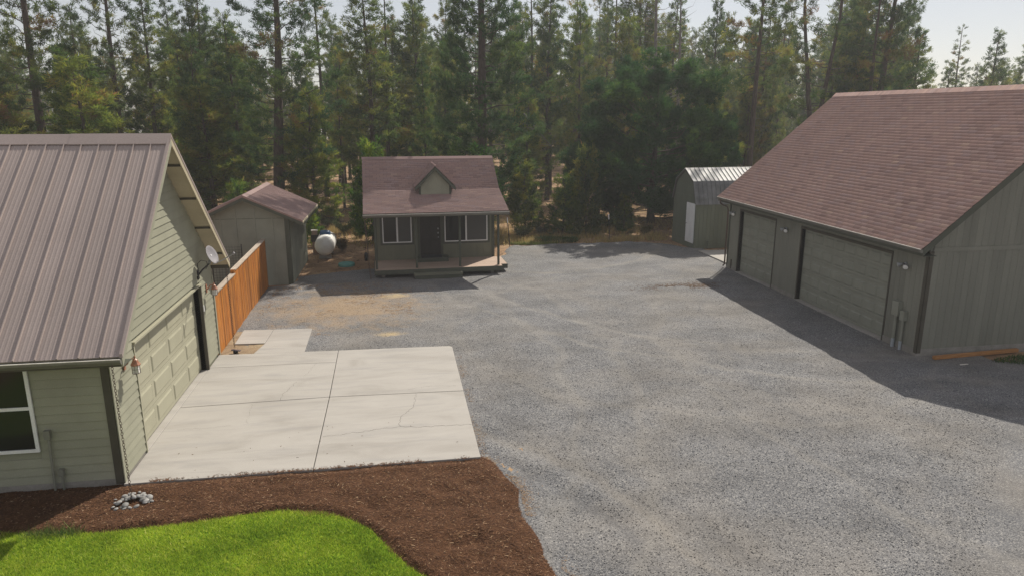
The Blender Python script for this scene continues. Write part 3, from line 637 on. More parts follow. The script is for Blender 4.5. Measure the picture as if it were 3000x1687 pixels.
# ------------------------------------------------------------------ cedar fence
FO = (-5.2, 20.06, 0)
fence = thing('fence', 'orange stained board fence with grey cap running from the house to the shed', 'fence', FO)
def fence_x(y): return -5.20-.010*(y-20)
def fence_run(y0, y1, h):
    y = y0
    while y < y1-.02:
        w_ = min(.14, y1-y); dx = random.uniform(-.006, .006); x = fence_x(y)+dx
        MB(FO).box(x-.018, x, y+.003, y+w_-.003, -.06+random.uniform(-.01,.01), h).build('board', m_fence, fence); y += w_
    a, b = fence_x(y0), fence_x(y1)
    MB(FO).add([(a-.13,y0,h),(a+.03,y0,h),(b+.03,y1,h),(b-.13,y1,h),(a-.13,y0,h+.035),(a+.03,y0,h+.035),(b+.03,y1,h+.035),(b-.13,y1,h+.035)], [(0,3,2,1),(4,5,6,7),(0,1,5,4),(1,2,6,5),(2,3,7,6),(3,0,4,7)]).build('cap_board', m_fence_cap, fence)
    for zz in (.3, h-.25): MB(FO).add([(a-.06,y0,zz),(a-.02,y0,zz),(b-.02,y1,zz),(b-.06,y1,zz),(a-.06,y0,zz+.09),(a-.02,y0,zz+.09),(b-.02,y1,zz+.09),(b-.06,y1,zz+.09)], [(0,3,2,1),(4,5,6,7),(0,1,5,4),(1,2,6,5),(2,3,7,6),(3,0,4,7)]).build('rail', m_fence, fence)
fence_run(20.08, 22.86, 1.70); fence_run(22.9, 28.55, 1.81)
for y, h in ((20.1, 1.68), (22.88, 1.83), (25.7, 1.78), (28.5, 1.80)): MB(FO).box(fence_x(y)-.115, fence_x(y)-.025 if y != 22.88 else fence_x(y)+.012, y-.045, y+.045, -.1, h).build('post', m_fence, fence)
# wire grid trellis
tr = thing('wire_trellis', 'rusty wire grid panel standing between fence and shed', 'trellis', (-6.15, 26.0, -.05))
m = MB()
for i in range(11): m.tube([(-.5+i*.1,0,.0),(-.5+i*.1,0,2.1)], .005, 4)
for i in range(21): m.tube([(-.5,.006,.05+i*.1),(.5,.006,.05+i*.1)], .005, 4)
m.build('wire_grid', m_black, tr); MB().tube([(-.52,0,0),(-.52,0,2.15)], .016, 6).build('stake', m_black, tr); MB().tube([(.52,0,0),(.52,0,2.15)], .016, 6).build('stake', m_black, tr)

# ------------------------------------------------------------------ board-and-batten shed
SO = (-5.95, 28.8, 0)
shed = thing('shed', 'tan board-and-batten shed with brown ribbed metal roof behind the fence', 'shed', SO)
SX0, SX1, SY1 = -7.55, -4.38, 33.7; SR = -5.965; sz = lambda x: 3.50-.462*abs(x-SR)
MB(SO).prof([(SX0,-.1),(SX1,-.1),(SX1,sz(SX1)-.10),(SR,sz(SR)-.10),(SX0,sz(SX0)-.10)], 'y', 28.8, SY1).build('wall', m_tan, shed)
for x in (-7.15, -6.93, -6.36, -5.66, -4.99): MB(SO).box(x-.025, x+.025, 28.782, 28.799, -.05, sz(x)-.14).build('batten', m_tan, shed)
MB(SO).box(SX0, SX1, 28.79, 28.7985, 2.60, 2.615).build('panel_seam', m_green_trim, shed)
MB(SO).box(SX1-.16, SX1+.022, 28.775, 28.797, -.06, sz(SX1)-.13).build('corner_board', m_green_trim, shed); MB(SO).box(SX1+.003, SX1+.022, 28.798, 28.90, -.06, 2.62).build('corner_board', m_green_trim, shed)
for i in range(15): y = 29.12+i*.32; MB(SO).box(SX1+.001, SX1+.028, y-.03, y+.03, -.06, 2.64).build('batten', m_tan, shed)
sth = math.atan(.462)
def ribbed_panel(name, wd, L, mat, pitch, rh=.02):
    p = [(0, 0)]; k = int(round(wd/pitch))
    for i in range(k): c = (i+.5)*wd/k; p += [(c-.03, 0), (c-.014, rh), (c+.014, rh), (c+.03, 0)]
    p.append((wd, 0)); n_ = len(p); return MB().add([(x, t, z) for t in (0, L) for x, z in p], [(i, i+1, n_+i+1, n_+i) for i in range(n_-1)]).mesh(name, mat)
ex = 2.17; L = ex/math.cos(sth); pm = ribbed_panel('roof_panel', .9, L, m_shed_roof, .18)
y0 = 28.45; 
for i in range(6):
    for s in (1, -1):
        up = Vector((-s*math.cos(sth), 0, math.sin(sth))); nn = Vector((s*math.sin(sth), 0, math.cos(sth))); ax = up.cross(nn)
        o = link(bpy.data.objects.new('roof_panel', pm), shed); M = Matrix((ax, up, nn)).transposed().to_4x4()
        M.translation = Vector((SR+s*ex, y0+i*.9 if ax.y > 0 else y0+(i+1)*.9, sz(SR+ex)+.03))-Vector(SO); o.matrix_local = M
MB(SO).prof([(SR-.16,sz(SR-.16)+.058),(SR,3.575),(SR+.16,sz(SR+.16)+.058),(SR+.16,sz(SR+.16)+.05),(SR,3.565),(SR-.16,sz(SR-.16)+.05)], 'y', y0, y0+5.4).build('ridge_cap', m_shed_roof, shed)
for s in (1, -1):
    xe = SR+s*(ex+.01)
    MB(SO).prof([(SR,3.56),(xe,sz(xe)+.05),(xe,sz(xe)-.02),(SR,3.48)], 'y', y0-.03, y0-.002).build('rake_trim', m_shed_roof, shed)
    MB(SO).prof([(SR,3.479),(xe,sz(xe)-.021),(xe,sz(xe)-.15),(SR,3.35)], 'y', y0-.02, y0).build('rake_board', m_green_trim, shed)
    MB(SO).prof([(SR,3.50),(xe,sz(xe)-.0),(xe,sz(xe)-.06),(SR,3.44)], 'y', y0+.001, y0+5.39).build('roof_deck', m_soffit, shed)
    MB(SO).box(min(xe, xe-s*.025), max(xe, xe-s*.025), y0+.002, y0+5.4, sz(xe)-.16, sz(xe)-.061).build('fascia', m_green_trim, shed)

# ------------------------------------------------------------------ shingled roofs
def tab_arrays(tabs, wd, ln_, thk):
    """tabs: list of (origin, along, up, normal, width); wedge with thick butt edge"""
    O = np.array([t[0] for t in tabs]); A = np.array([t[1] for t in tabs]); U = np.array([t[2] for t in tabs]); Nn = np.array([t[3] for t in tabs]); W_ = np.array([t[4] for t in tabs])[:,None]
    g_ = .004; B = []
    for a, u, h in ((g_,0,thk),(1,0,thk),(1,ln_,.001),(g_,ln_,.001),(g_,0,0),(1,0,0)):
        aw = g_ if a == g_ else W_-g_
        B.append(O+A*aw+U*u+Nn*(h+(0.0)))
    V = np.stack(B, 1); Fq = np.array([(0,1,2,3),(4,5,1,0),(0,3,2,1),(4,0,3,3)])[:2]
    if np.dot(np.cross(A[0], U[0]), Nn[0]) < 0: Fq = Fq[:, ::-1]
    n_ = len(tabs); F_ = (Fq[None]+6*np.arange(n_)[:,None,None]).reshape(-1,4)
    return V.reshape(-1,3), F_
def shingle_tabs(p0, along, up, nrm, width, length, e, tw, thk, jit=.006):
    tabs = []; rows = int(math.ceil(length/e)); p0 = Vector(p0); along = Vector(along); up = Vector(up); nrm = Vector(nrm)
    for i in range(rows):
        off = (i % 2)*tw*.5+random.uniform(-.02, .02); x = -off
        while x < width-.01:
            a, b = max(x, 0), min(x+tw, width)
            if b-a > .02: tabs.append((p0+along*a+up*(i*e+random.uniform(-jit, jit)*.4)+nrm*(.002+random.random()*.0015), along, up, nrm, b-a, i))
            x += tw
    return tabs
def flat(p): return tuple(p)

# ------------------------------------------------------------------ three-bay garage
GO = (14.2, 17.0, 0)
gar = thing('garage', 'large olive garage with brown shingle roof and two overhead doors', 'garage', GO)
GX, GY0, GY1 = 14.2, 17.0, 29.0; GRX, GRZ = 18.82, 7.40; GEX, GEZ = 13.75, 3.10; gs = (GRZ-GEZ)/(GRX-GEX); gth = math.atan(gs)
GBX = 2*GRX-GEX; gz_ = lambda x: GRZ-gs*abs(x-GRX)
A0, A1, B0, B1, GDZ = 18.48, 23.30, 25.12, 28.02, 2.60
MB(GO).prof([(GX+.02,-.1),(23.4,-.1),(23.4,gz_(23.4)-.2),(GRX,gz_(GRX)-.2),(GX+.02,gz_(GX)-.2)], 'y', GY0+.015, GY0+.12).build('wall', m_olive, gar)
MB(GO).prof([(GX+.02,-.1),(23.4,-.1),(23.4,gz_(23.4)-.2),(GRX,gz_(GRX)-.2),(GX+.02,gz_(GX)-.2)], 'y', GY1-.12, GY1).build('wall', m_olive, gar)
mb = MB(GO)
for a, b, c, d in ((GY0+.121,A0,-.1,3.1),(A1,B0,-.1,3.1),(B1,GY1-.121,-.1,3.1),(A0,A1,GDZ,3.1),(B0,B1,GDZ,3.1)): mb.box(GX+.02, GX+.16, a, b, c, d)
mb.box(23.2, 23.4, GY0+.12, GY1-.12, -.1, 3.1); mb.build('wall', m_olive, gar)
MB(GO).box(GX-.02, 23.42, GY0-.02, GY0+.014, -.15, .17).build('foundation', m_conc_w, gar)
for a, b, c in ((GY0+.0145, A0-.05, .15), (A1+.05, B0-.05, .13), (B1+.05, GY1+.02, .13)): MB(GO).box(GX-.015, GX+.0195, a, b, -.15, c).build('foundation', m_conc_w, gar)
MB(GO).box(GX-.06, GX+.25, A0+.001, A1-.001, -.15, .0).build('door_sill', m_conc, gar); MB(GO).box(GX-.06, GX+.25, B0+.001, B1-.001, -.15, .0).build('door_sill', m_conc, gar)
def planks_x(a, b, z0, zt, y_out, org, parent, mat, pw=.203, fn=None, front=-1):
    x = a; k = 0
    while x < b-.02:
        w_ = min(pw, b-x); z1 = zt if fn is None else None
        p = [(x+.003,z0),(x+w_-.003,z0),(x+w_-.003,zt if fn is None else fn(x+w_-.003)),(x+.003,zt if fn is None else fn(x+.003))]
        MB(org).prof(p, 'y', min(y_out, y_out-front*.015), max(y_out, y_out-front*.015)).build('plank', mat, parent); x += w_
def planks_y(a, b, z0, z1, x_out, org, parent, mat, pw=.203):
    y = a
    while y < b-.02:
        w_ = min(pw, b-y); MB(org).box(x_out, x_out+.018, y+.004, y+w_-.004, z0, z1).build('plank', mat, parent); y += w_
for a, b, z0 in ((GY0+.02, A0-.05, .15), (A1+.05, B0-.05, .13), (B1+.05, GY1, .13)): planks_y(a, b, z0, 2.88, GX, GO, gar, m_olive)
for a, b in ((A0, A1), (B0, B1)): MB(GO).box(GX+.0, GX+.018, a-.04, b+.04, GDZ+.09, 2.88).build('header_panel', m_olive, gar)
planks_x(GX+.12, 19.2, .17, 2.93, GY0, GO, gar, m_olive); planks_x(GX+.12, 19.2, 3.06, 0, GY0, GO, gar, m_olive, .203, lambda x: max(gz_(x)-.22, 3.07))
MB(GO).box(GX+.10, 23.4, GY0-.018, GY0+.0, 2.935, 3.055).build('belly_band', m_olive, gar)
MB(GO).box(GX-.02, GX+.115, GY0-.022, GY0-.002, .05, 2.95).build('corner_board', m_trim, gar); MB(GO).box(GX-.022, GX-.002, GY0-.022, GY0+.10, .05, 2.88).build('corner_board', m_trim, gar)
MB(GO).box(GX-.022, GX-.002, GY1-.09, GY1+.01, .05, 2.88).build('corner_board', m_green_trim, gar)
for a, b in ((A0, A1), (B0, B1)):
    MB(GO).box(GX-.02, GX+.17, b, b+.05, -.02, GDZ+.085).build('door_jamb', m_trim, gar); MB(GO).box(GX-.02, GX+.17, a-.05, a, -.02, GDZ+.085).build('door_jamb', m_trim, gar)
    MB(GO).box(GX-.02, GX+.17, a, b, GDZ+.0, GDZ+.085).build('door_head_trim', m_trim, gar)
sectional_door(gar, GO, GX+.16, -1, A0, A1, .004, GDZ, 5, 8, m_olive_door, .78, .60, rise=.03)
sectional_door(gar, GO, GX+.16, -1, B0, B1, .004, GDZ, 5, 4, m_olive_door, .78, .60, rise=.03)
RY0, RY1 = 16.72, 29.32
MB(GO).prof([(GEX+.03,GEZ-.03),(GRX,GRZ-.02),(GBX-.03,GEZ-.03),(GBX-.03,GEZ-.10),(GRX,GRZ-.10),(GEX+.03,GEZ-.10)], 'y', RY0+.02, RY1-.02).build('roof_deck', m_trim, gar)
for y in (RY0, RY1-.025):
    for s in (1, -1):
        xe = GRX-s*(GRX-GEX)
        MB(GO).prof([(xe,GEZ-.022),(GRX,GRZ-.012),(GRX,GRZ-.23),(xe,GEZ-.22)], 'y', y, y+.019).build('rake_board', m_green_trim, gar)
MB(GO).box(GEX+.04, GEX+.065, RY0+.02, RY1-.03, GEZ-.22, GEZ-.101).build('fascia', m_green_trim, gar)
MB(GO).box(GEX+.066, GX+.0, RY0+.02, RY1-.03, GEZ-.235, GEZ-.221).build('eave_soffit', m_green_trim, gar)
def gutter_x(parent, org, x, z, y0, y1, s, mat=m_gutter, lip=m_gutter_lip):
    p = [(x, z), (x, z-.10), (x+s*.07, z-.105), (x+s*.115, z-.04), (x+s*.115, z), (x+s*.105, z), (x+s*.103, z-.036), (x+s*.062, z-.095), (x+s*.008, z-.092), (x+s*.008, z)]
    g_ = MB(org).prof(p, 'y', y0, y1).build('gutter', mat, parent)
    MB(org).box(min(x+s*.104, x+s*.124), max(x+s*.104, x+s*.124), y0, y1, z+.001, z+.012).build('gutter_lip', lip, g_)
    MB(org).prof([(x, z), (x, z-.10), (x+s*.07, z-.105), (x+s*.115, z-.04), (x+s*.115, z)], 'y', y0-.006, y0).build('gutter_end', mat, g_)
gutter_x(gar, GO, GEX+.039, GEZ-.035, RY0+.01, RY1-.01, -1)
MB(GO).tube([(13.72,29.05,2.98),(13.74,29.06,2.82),(13.9,29.06,2.72),(14.08,29.06,2.66),(14.13,29.06,2.5),(14.13,29.06,.12),(14.05,29.04,.04)], .035, 8).build('downspout', m_chain, gar)
up = Vector((math.cos(gth), 0, math.sin(gth))); nrm = Vector((-math.sin(gth), 0, math.cos(gth))); along = Vector((0, 1, 0))
GE_ = .142; p0 = Vector((GEX-.03, RY0-.01, GEZ-.03-.02))+nrm*.018; LSG = (Vector((GRX, 0, GRZ))-Vector((GEX, 0, GEZ))).length+.02
tabs = shingle_tabs(p0-Vector(GO), along, up, nrm, RY1-RY0+.02, LSG, GE_, .305, .017, .002)
camv = Vector((0, 0, 6.6))-Vector(GO)
def rank(t):
    c = t[0]+along*.15; wp = c+Vector(GO); d = (c-camv).length
    return d if wp.x/wp.y < .97 and t[4] > .25 else 1e3+d
tabs.sort(key=rank); near, rest = tabs[:300], tabs[300:]
V, F = tab_arrays([((0,0,0),(1,0,0),(0,1,0),(0,0,1),.305)], .305, GE_+.03, .017); tabm = np_mesh('shingle', V, F, m_shin_o)
for t in near:
    o = link(bpy.data.objects.new('shingle', tabm), gar); M = Matrix((along, up, along.cross(up)*1.0)).transposed().to_4x4()
    if M.to_3x3().determinant() < 0 or (along.cross(up)).dot(nrm) < 0: M = Matrix((-along, up, nrm)).transposed().to_4x4(); M.translation = t[0]+along*t[4]
    else: M.translation = t[0]
    M = M @ Matrix.Diagonal((t[4]/.305, 1, 1, 1)); o.matrix_local = M
V, F = tab_arrays(rest, .305, GE_+.03, .017); tag(np_obj('shingle_field', V, F, m_shin, gar, np.repeat(np.clip(.5+.2*rng.standard_normal(len(rest)), 0, 1), 2)), kind='stuff')
MB(GO).prof([(GEX-.02,GEZ-.03),(GRX,GRZ+.0),(GRX,GRZ-.018),(GEX-.02,GEZ-.048)], 'y', RY0+.001, RY1-.001).build('underlay', m_trim, gar)
MB(GO).prof([(GBX+.02,GEZ+.0),(GRX,GRZ+.012),(GRX,GRZ-.019),(GBX+.02,GEZ-.03)], 'y', RY0+.001, RY1-.001).build('back_slope', m_shin, gar)
y = RY0-.01; i = 0
while y < RY1:
    MB(GO).prof([(GRX-.16,GRZ-.16*gs+.035),(GRX,GRZ+.055+.004*(i % 2)),(GRX+.16,GRZ-.16*gs+.035),(GRX+.16,GRZ-.16*gs+.022),(GRX,GRZ+.04),(GRX-.16,GRZ-.16*gs+.022)], 'y', y, min(y+.138, RY1)).build('ridge_shingle', m_shin_o, gar); y += .14; i += 1
for y, z, lift in ((21.5, 3.6, 0),):
    pass
# electrical boxes on the garage front
eb = MB(GO).box(GX-.15, GX-.001, 17.76, 18.02, .92, 1.34).build('meter_box', m_olive_door, gar, bevel=.01)
MB(GO).tube([(GX-.07,17.90,.92),(GX-.07,17.90,.22)], .045, 10).build('conduit', m_olive_door, eb); MB(GO).tube([(GX-.07,17.90,.22),(GX-.07,17.90,-.05)], .052, 10).build('pipe_end', m_pipe, eb)
eb = MB(GO).box(GX-.13, GX-.001, 17.52, 17.69, .84, 1.12).build('junction_box', m_olive_door, gar, bevel=.01)
MB(GO).tube([(GX-.06,17.60,.84),(GX-.06,17.60,.22)], .036, 10).build('conduit', m_olive_door, eb); MB(GO).tube([(GX-.06,17.60,.22),(GX-.06,17.60,-.05)], .043, 10).build('pipe_end', m_pipe, eb)
MB(GO).box(GX-.04, GX-.001, 28.52, 28.58, .02, .42).build('vent_pipe', m_trim, gar)
def flood(loc, label):
    t = thing('floodlight', label, 'floodlight', loc, 0, 'twin floodlights on the garage front')
    MB().lathe([(0,.0),(.06,.0),(.06,.03),(0,.03)], (0,0,0), (-1,0,0), 12).build('mount', m_grey_metal, t, True)
    for s, d in ((1, Vector((-.75, .55, -.36))), (-1, Vector((-.62, -.62, -.42)))):
        d.normalize(); c = Vector((-.07, s*.10, -.01))
        MB().tube([(-.02,0,0),(-.05,s*.05,.02),tuple(c)], .014, 6).build('arm', m_black, t)
        h = MB().lathe([(0,-.05),(.03,-.04),(.042,.02),(.075,.10),(.07,.102)], tuple(c), tuple(d), 14).build('lamp_shell', m_grey_metal, t, True)
        MB().lathe([(.0,.11),(.05,.106),(.071,.098)], tuple(c), tuple(d), 14).build('lens', m_lamp_white, h, True)
    MB().box(-.07,-.02,-.025,.025,-.09,-.03).build('motion_sensor', m_white, t); return t
flood((GX-.001, 28.62, 2.45), 'twin floodlight by the far corner downspout of the garage')
flood((GX-.001, 24.33, 2.42), 'twin floodlight between the two overhead garage doors')
flood((GX-.001, 17.86, 2.42), 'twin floodlight above the meter box at the near garage corner')
bm_ = MB((14.5,16.7,-.03)).add([(14.5,16.62,-.03),(17.35,16.84,-.03),(17.34,16.94,-.03),(14.49,16.72,-.03),(14.5,16.62,.065),(17.35,16.84,.065),(17.34,16.94,.065),(14.49,16.72,.065)], [(0,3,2,1),(4,5,6,7),(0,1,5,4),(1,2,6,5),(2,3,7,6),(3,0,4,7)]).build('timber_beam', m_beam, None, bevel=.006)
bm_.location = (14.5,16.7,-.03); tag(bm_, 'long orange timber lying on the ground along the garage end wall', 'timber')
o = MB().add([(0,0,0),(.26,.02,0),(.25,.07,0),(.02,.06,0),(0,0,.02),(.26,.02,.025),(.25,.07,.02),(.02,.06,.018)], [(0,3,2,1),(4,5,6,7),(0,1,5,4),(1,2,6,5),(2,3,7,6),(3,0,4,7)]).build('wood_offcut', m_offcut); o.location = (14.85,16.1,-.03); tag(o, 'pale scrap of wood on the shaded gravel near the timber', 'scrap')

# ------------------------------------------------------------------ cottage with porch
cot = thing('cottage', 'small olive cottage with shingle roof, dormer and covered porch', 'cottage', (-1.1, 29.1, 0), R(2.0))
CW = 5.28; WY = 2.05; BY = 5.6
MB().box(0, CW, WY, BY, -.05, 2.95).build('wall', m_cottage, cot)
for x in (.0, CW): MB().prof([(WY,2.95),(BY,2.95),(BY,3.2),(3.85,4.5),(WY,3.2)], 'x', x if x == 0 else x-.1, x+.1 if x == 0 else x).build('gable', m_cottage, cot)
W1, W2, DR = (.35, 1.62, 1.08, 2.36), (3.06, 4.98, 1.06, 2.36), (1.98, 2.88, .50, 2.45)
for i in range(18):
    x = .14+i*.312
    if x > CW-.1: break
    for (z0, z1) in ((.33, .96), (2.48, 2.9)) if (W1[0]-.1 < x < W1[1]+.1 or W2[0]-.1 < x < W2[1]+.1) else ((.33, 2.9),):
        if DR[0]-.12 < x < DR[1]+.12: continue
        MB().box(x-.022, x+.022, WY-.016, WY-.001, z0, z1).build('batten', m_cottage, cot)
for x in (-.02, CW-.11): MB().box(x, x+.13, WY-.022, WY-.003, .3, 2.9).build('corner_board', m_green_trim, cot)
def slider(parent, w_, label_=None):
    x0, x1, z0, z1 = w_; xm = (x0+x1)/2
    wi = MB().box(x0-.10, x1+.10, WY-.024, WY-.004, z0-.10, z1+.08).build('window', m_green_trim, parent)
    for a, b, c, d in ((x0,x0+.045,z0,z1),(x1-.045,x1,z0,z1),(x0+.045,x1-.045,z0,z0+.045),(x0+.045,x1-.045,z1-.045,z1),(xm-.035,xm+.035,z0+.045,z1-.045)): MB().box(a, b, WY-.052, WY-.0245, c, d).build('frame', m_white, wi)
    MB().box(x0+.045, xm-.035, WY-.031, WY-.0245, z0+.045, z1-.045).build('pane', m_glass, wi); MB().box(xm+.035, x1-.045, WY-.037, WY-.0245, z0+.045, z1-.045).build('pane', m_screen, wi)
slider(cot, W1); slider(cot, W2)
d_ = MB().box(DR[0], DR[1], WY-.02, WY-.002, DR[2], DR[3]).build('door', m_door_dark, cot)
for i in range(2):
    for j in range(3): MB().box(DR[0]+.12+i*.37, DR[0]+.42+i*.37, WY-.03, WY-.0205, DR[2]+.15+j*.62, DR[2]+.65+j*.62).build('door_panel', m_door_dark, d_, bevel=.008)
for z in (1.66, 1.47): MB().box(DR[1]-.14, DR[1]-.075, WY-.065, WY-.0205, z-.035, z+.035).build('deadbolt', m_grey_metal, d_, bevel=.01)
MB().lathe([(0,.06),(.03,.05),(.032,.03),(.014,.015),(.014,0)], (DR[1]-.10, WY-.02, 1.28), (0,-1,0), 10).build('door_knob', m_grey_metal, d_, True)
for a, b, c, e_ in ((DR[0]-.11,DR[0]-.002,.33,2.5),(DR[1]+.002,DR[1]+.11,.33,2.5)): MB().box(a, b, WY-.03, WY-.003, c, e_).build('door_trim', m_green_trim, cot)
st = MB().box(1.78, 3.14, 1.28, WY-.035, .325, .49).build('step', m_green_trim, cot); MB().box(1.98, 2.88, 1.34, WY-.06, .491, .505).build('door_mat', m_rubber, st)
# deck
i = 0; y = 0.0
while y < WY-.01:
    b = min(y+.14, WY-.002); MB().box(-.02, CW+.02, y+.003, b-.003, .285, .32).build('deck_board', m_deck, cot); y += .14
for k_ in range(3): MB().box(CW+.025, CW+.30, .42+k_*.54, .42+k_*.54+.53, .27, .305).build('deck_board', m_deck, cot)
MB().box(-.03, CW+.02, -.03, .0, .12, .31).build('deck_skirt', m_green_trim, cot); MB().box(CW+.021, CW+.31, .385, .415, .11, .30).build('deck_skirt', m_green_trim, cot); MB().box(CW+.30, CW+.325, .416, WY, .11, .30).build('deck_skirt', m_green_trim, cot); MB().box(-.055, -.03, -.03, WY, .12, .31).build('deck_skirt', m_green_trim, cot)
for x in (.3, 1.9, 3.5, 4.9): MB().box(x-.07, x+.07, .2, .34, -.1, .28).build('deck_pier', m_conc_w, cot)
s2 = MB().box(1.55, 3.56, -.44, -.06, .125, .165).build('step', m_cottage, cot); MB().box(1.57, 3.54, -.42, -.08, -.08, .124).build('riser', m_green_trim, s2)
for x in (.05, 1.70, 3.52, 5.16): MB().box(x-.045, x+.045, .16, .25, .32, 2.62).build('post', m_green_trim, cot, bevel=.006)
MB().box(-.05, CW+.06, .13, .27, 2.621, 2.74).build('porch_beam', m_green_trim, cot)
# roof
RX0, RX1 = -.40, 5.50; pr = [(-.38, 2.70), (1.95, 3.37), (3.85, 4.66), (6.05, 3.16)]
def off(p, d): return [(a, b-d) for a, b in p]
MB().prof(off(pr, .02)+off(pr, .10)[::-1], 'x', RX0+.02, RX1-.02).build('roof_deck', m_trim, cot)
for x in (RX0, RX1-.024): MB().prof(off(pr, -.0)+off(pr, .17)[::-1], 'x', x, x+.024).build('rake_board', m_green_trim, cot)
tabs = []
for (a, b) in ((0, 1), (1, 2)):
    (ya, za), (yb, zb) = pr[a], pr[b]; up = Vector((0, yb-ya, zb-za)); LL = up.length; up.normalize(); nn = Vector((0, -up.z, up.y))
    tabs += shingle_tabs(Vector((RX0-.01, ya-(.02 if a == 0 else 0), za-.003))+nn*.004, (1, 0, 0), up, nn, RX1-RX0+.02, LL, .128, .305, .016, .002)
V, F = tab_arrays(tabs, .305, .15, .016); tag(np_obj('shingle_field', V, F, m_shin_c, cot, np.repeat(np.clip(.5+.25*rng.standard_normal(len(tabs)), 0, 1), 2)), kind='stuff')
MB().prof([(3.85,4.665),(6.07,3.15),(6.07,3.135),(3.85,4.645)], 'x', RX0-.005, RX1+.005).build('back_slope', m_shin_c, cot)
x = RX0-.015
while x < RX1:
    MB().prof([(3.70,4.595),(3.85,4.705),(4.0,4.605),(4.0,4.595),(3.85,4.692),(3.70,4.583)], 'x', x, min(x+.148, RX1+.015)).build('ridge_shingle', m_shin_c, cot); x += .15
MB().box(RX0+.02, RX1-.03, -.36, -.335, 2.53, 2.665).build('fascia', m_green_trim, cot)
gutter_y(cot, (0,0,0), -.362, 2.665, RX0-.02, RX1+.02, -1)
# dormer
do = MB().prof([(2.03,3.02),(3.25,3.02),(3.25,3.62),(2.64,4.25),(2.03,3.62)], 'y', 1.44, 2.4).build('dormer', m_sage, cot)
for x in (2.36, 2.92): MB().box(x-.02, x+.02, 1.425, 1.439, 3.08, 4.2-abs(x-2.64)*1.03-.1).build('batten', m_sage, do)
for a, b in ((1.955, 2.03), (3.25, 3.325)): MB().box(a, b, 1.425, 1.56, 3.02, 3.58).build('corner_board', m_green_trim, do)
MB().box(2.031, 3.249, 1.418, 1.438, 3.02, 3.075).build('sill', m_green_trim, do)
for s in (1, -1):
    xe = 2.64+s*.86; 
    MB().prof([(2.64,4.42),(xe,3.56),(xe,3.40),(2.64,4.25)], 'y', 1.22, 1.245).build('rake_board', m_green_trim, do)
    MB().prof([(2.64,4.42),(xe,3.56),(xe,3.50),(2.64,4.36)], 'y', 1.246, 3.55).build('dormer_roof_deck', m_green_trim, do)
    up = Vector((-s*.86, 0, .86)).normalized(); nn = Vector((s*.707, 0, .707)); al = Vector((0, 1, 0))
    tb = shingle_tabs(Vector((xe+s*.02, 1.20, 3.545))+nn*.004, al, up, nn, 2.3, 1.22, .128, .305, .009); V, F = tab_arrays(tb, .305, .17, .009)
    tag(np_obj('shingle_field', V, F, m_shin_c, do, np.repeat(rng.random(len(tb)), 2)), kind='stuff')
MB().prof([(2.52,4.325),(2.64,4.46),(2.76,4.325),(2.76,4.31),(2.64,4.44),(2.52,4.31)], 'y', 1.195, 3.5).build('ridge_cap', m_shin_c, do)
# rain chain and hardware beside the cottage
rc = rain_chain((-1.43, 28.62, 2.5), (-1.28, 28.55, -.02), 'thin leaning rain chain at the left end of the cottage gutter', .09, .009)
pc = MB().lathe([(0,0),(.07,0),(.075,.30),(.03,.36),(0,.36)], (0,0,0), n=10).build('hanging_canister', m_black, None, True); pc.location = (-1.52, 30.2, .52); tag(pc, 'black canister hung beside the left wall of the cottage porch', 'canister')
o_ = MB().tube([(-1.52,30.2,.86),(-1.52,30.2,1.6),(-1.15,30.9,2.1)], .008, 5).build('hanger', m_black, pc); o_.location = (1.52,-30.2,-.52)

# ------------------------------------------------------------------ gambrel barn
barn = thing('barn', 'small olive gambrel barn with grey metal roof and white door', 'barn', (14.58, 33.51, 0), R(3.0))
BW, BL = 2.65, 4.6; bp = [(0,2.25),(.36,3.28),(1.325,3.84),(2.29,3.28),(2.65,2.25)]
MB().prof([(0,-.05)]+bp+[(BW,-.05)], 'x', .02, BL).build('wall', m_barn_wall, barn)
def bz(y): return float(np.interp(y, [p[0] for p in bp], [p[1] for p in bp]))
y = .0
while y < BW-.02:
    b = min(y+.205, BW)
    MB().prof([(y+.005,.28),(b-.005,.28),(b-.005,2.55 if 2.55 < bz(b-.005) else bz(b-.005)-.03),(y+.005,2.55 if 2.55 < bz(y+.005) else bz(y+.005)-.03)], 'x', .0, .019).build('plank', m_barn_wall, barn)
    if min(bz(y+.005), bz(b-.005)) > 2.62: MB().prof([(y+.005,2.58),(b-.005,2.58),(b-.005,bz(b-.005)-.03),(y+.005,bz(y+.005)-.03)], 'x', .0, .019).build('plank', m_barn_wall, barn)
    y = b
MB().box(-.012, .019, -.01, BW, -.08, .26).build('skirt', m_barn_wall, barn)
x = .0
while x < BL-.02:
    b = min(x+.205, BL); MB().box(x+.006, b-.006, -.016, -.001, .12, 2.2).build('plank', m_barn_wall, barn); x = b
MB().box(0, BL, -.022, -.001, -.06, .11).build('skirt', m_barn_wall, barn); MB().box(-.025, .09, -.03, -.0165, -.05, 2.24).build('corner_board', m_barn_wall, barn)
dd = MB().box(-.045, -.001, .10, .98, .20, 2.20).build('door_frame', m_white, barn); dl = MB().box(-.06, -.0455, .17, .91, .26, 2.13).build('door', m_white, barn)
for a, b in ((.4, 1.0), (1.12, 1.95)): 
    for c in (.24, .57): MB().box(-.066, -.0605, c, c+.27, a, b).build('door_panel', m_white, dl, bevel=.01)
MB().lathe([(0,.06),(.03,.05),(.03,.03),(.012,.0)], (-.06,.84,1.15), (-1,0,0), 10).build('door_knob', m_grey_metal, dl, True)
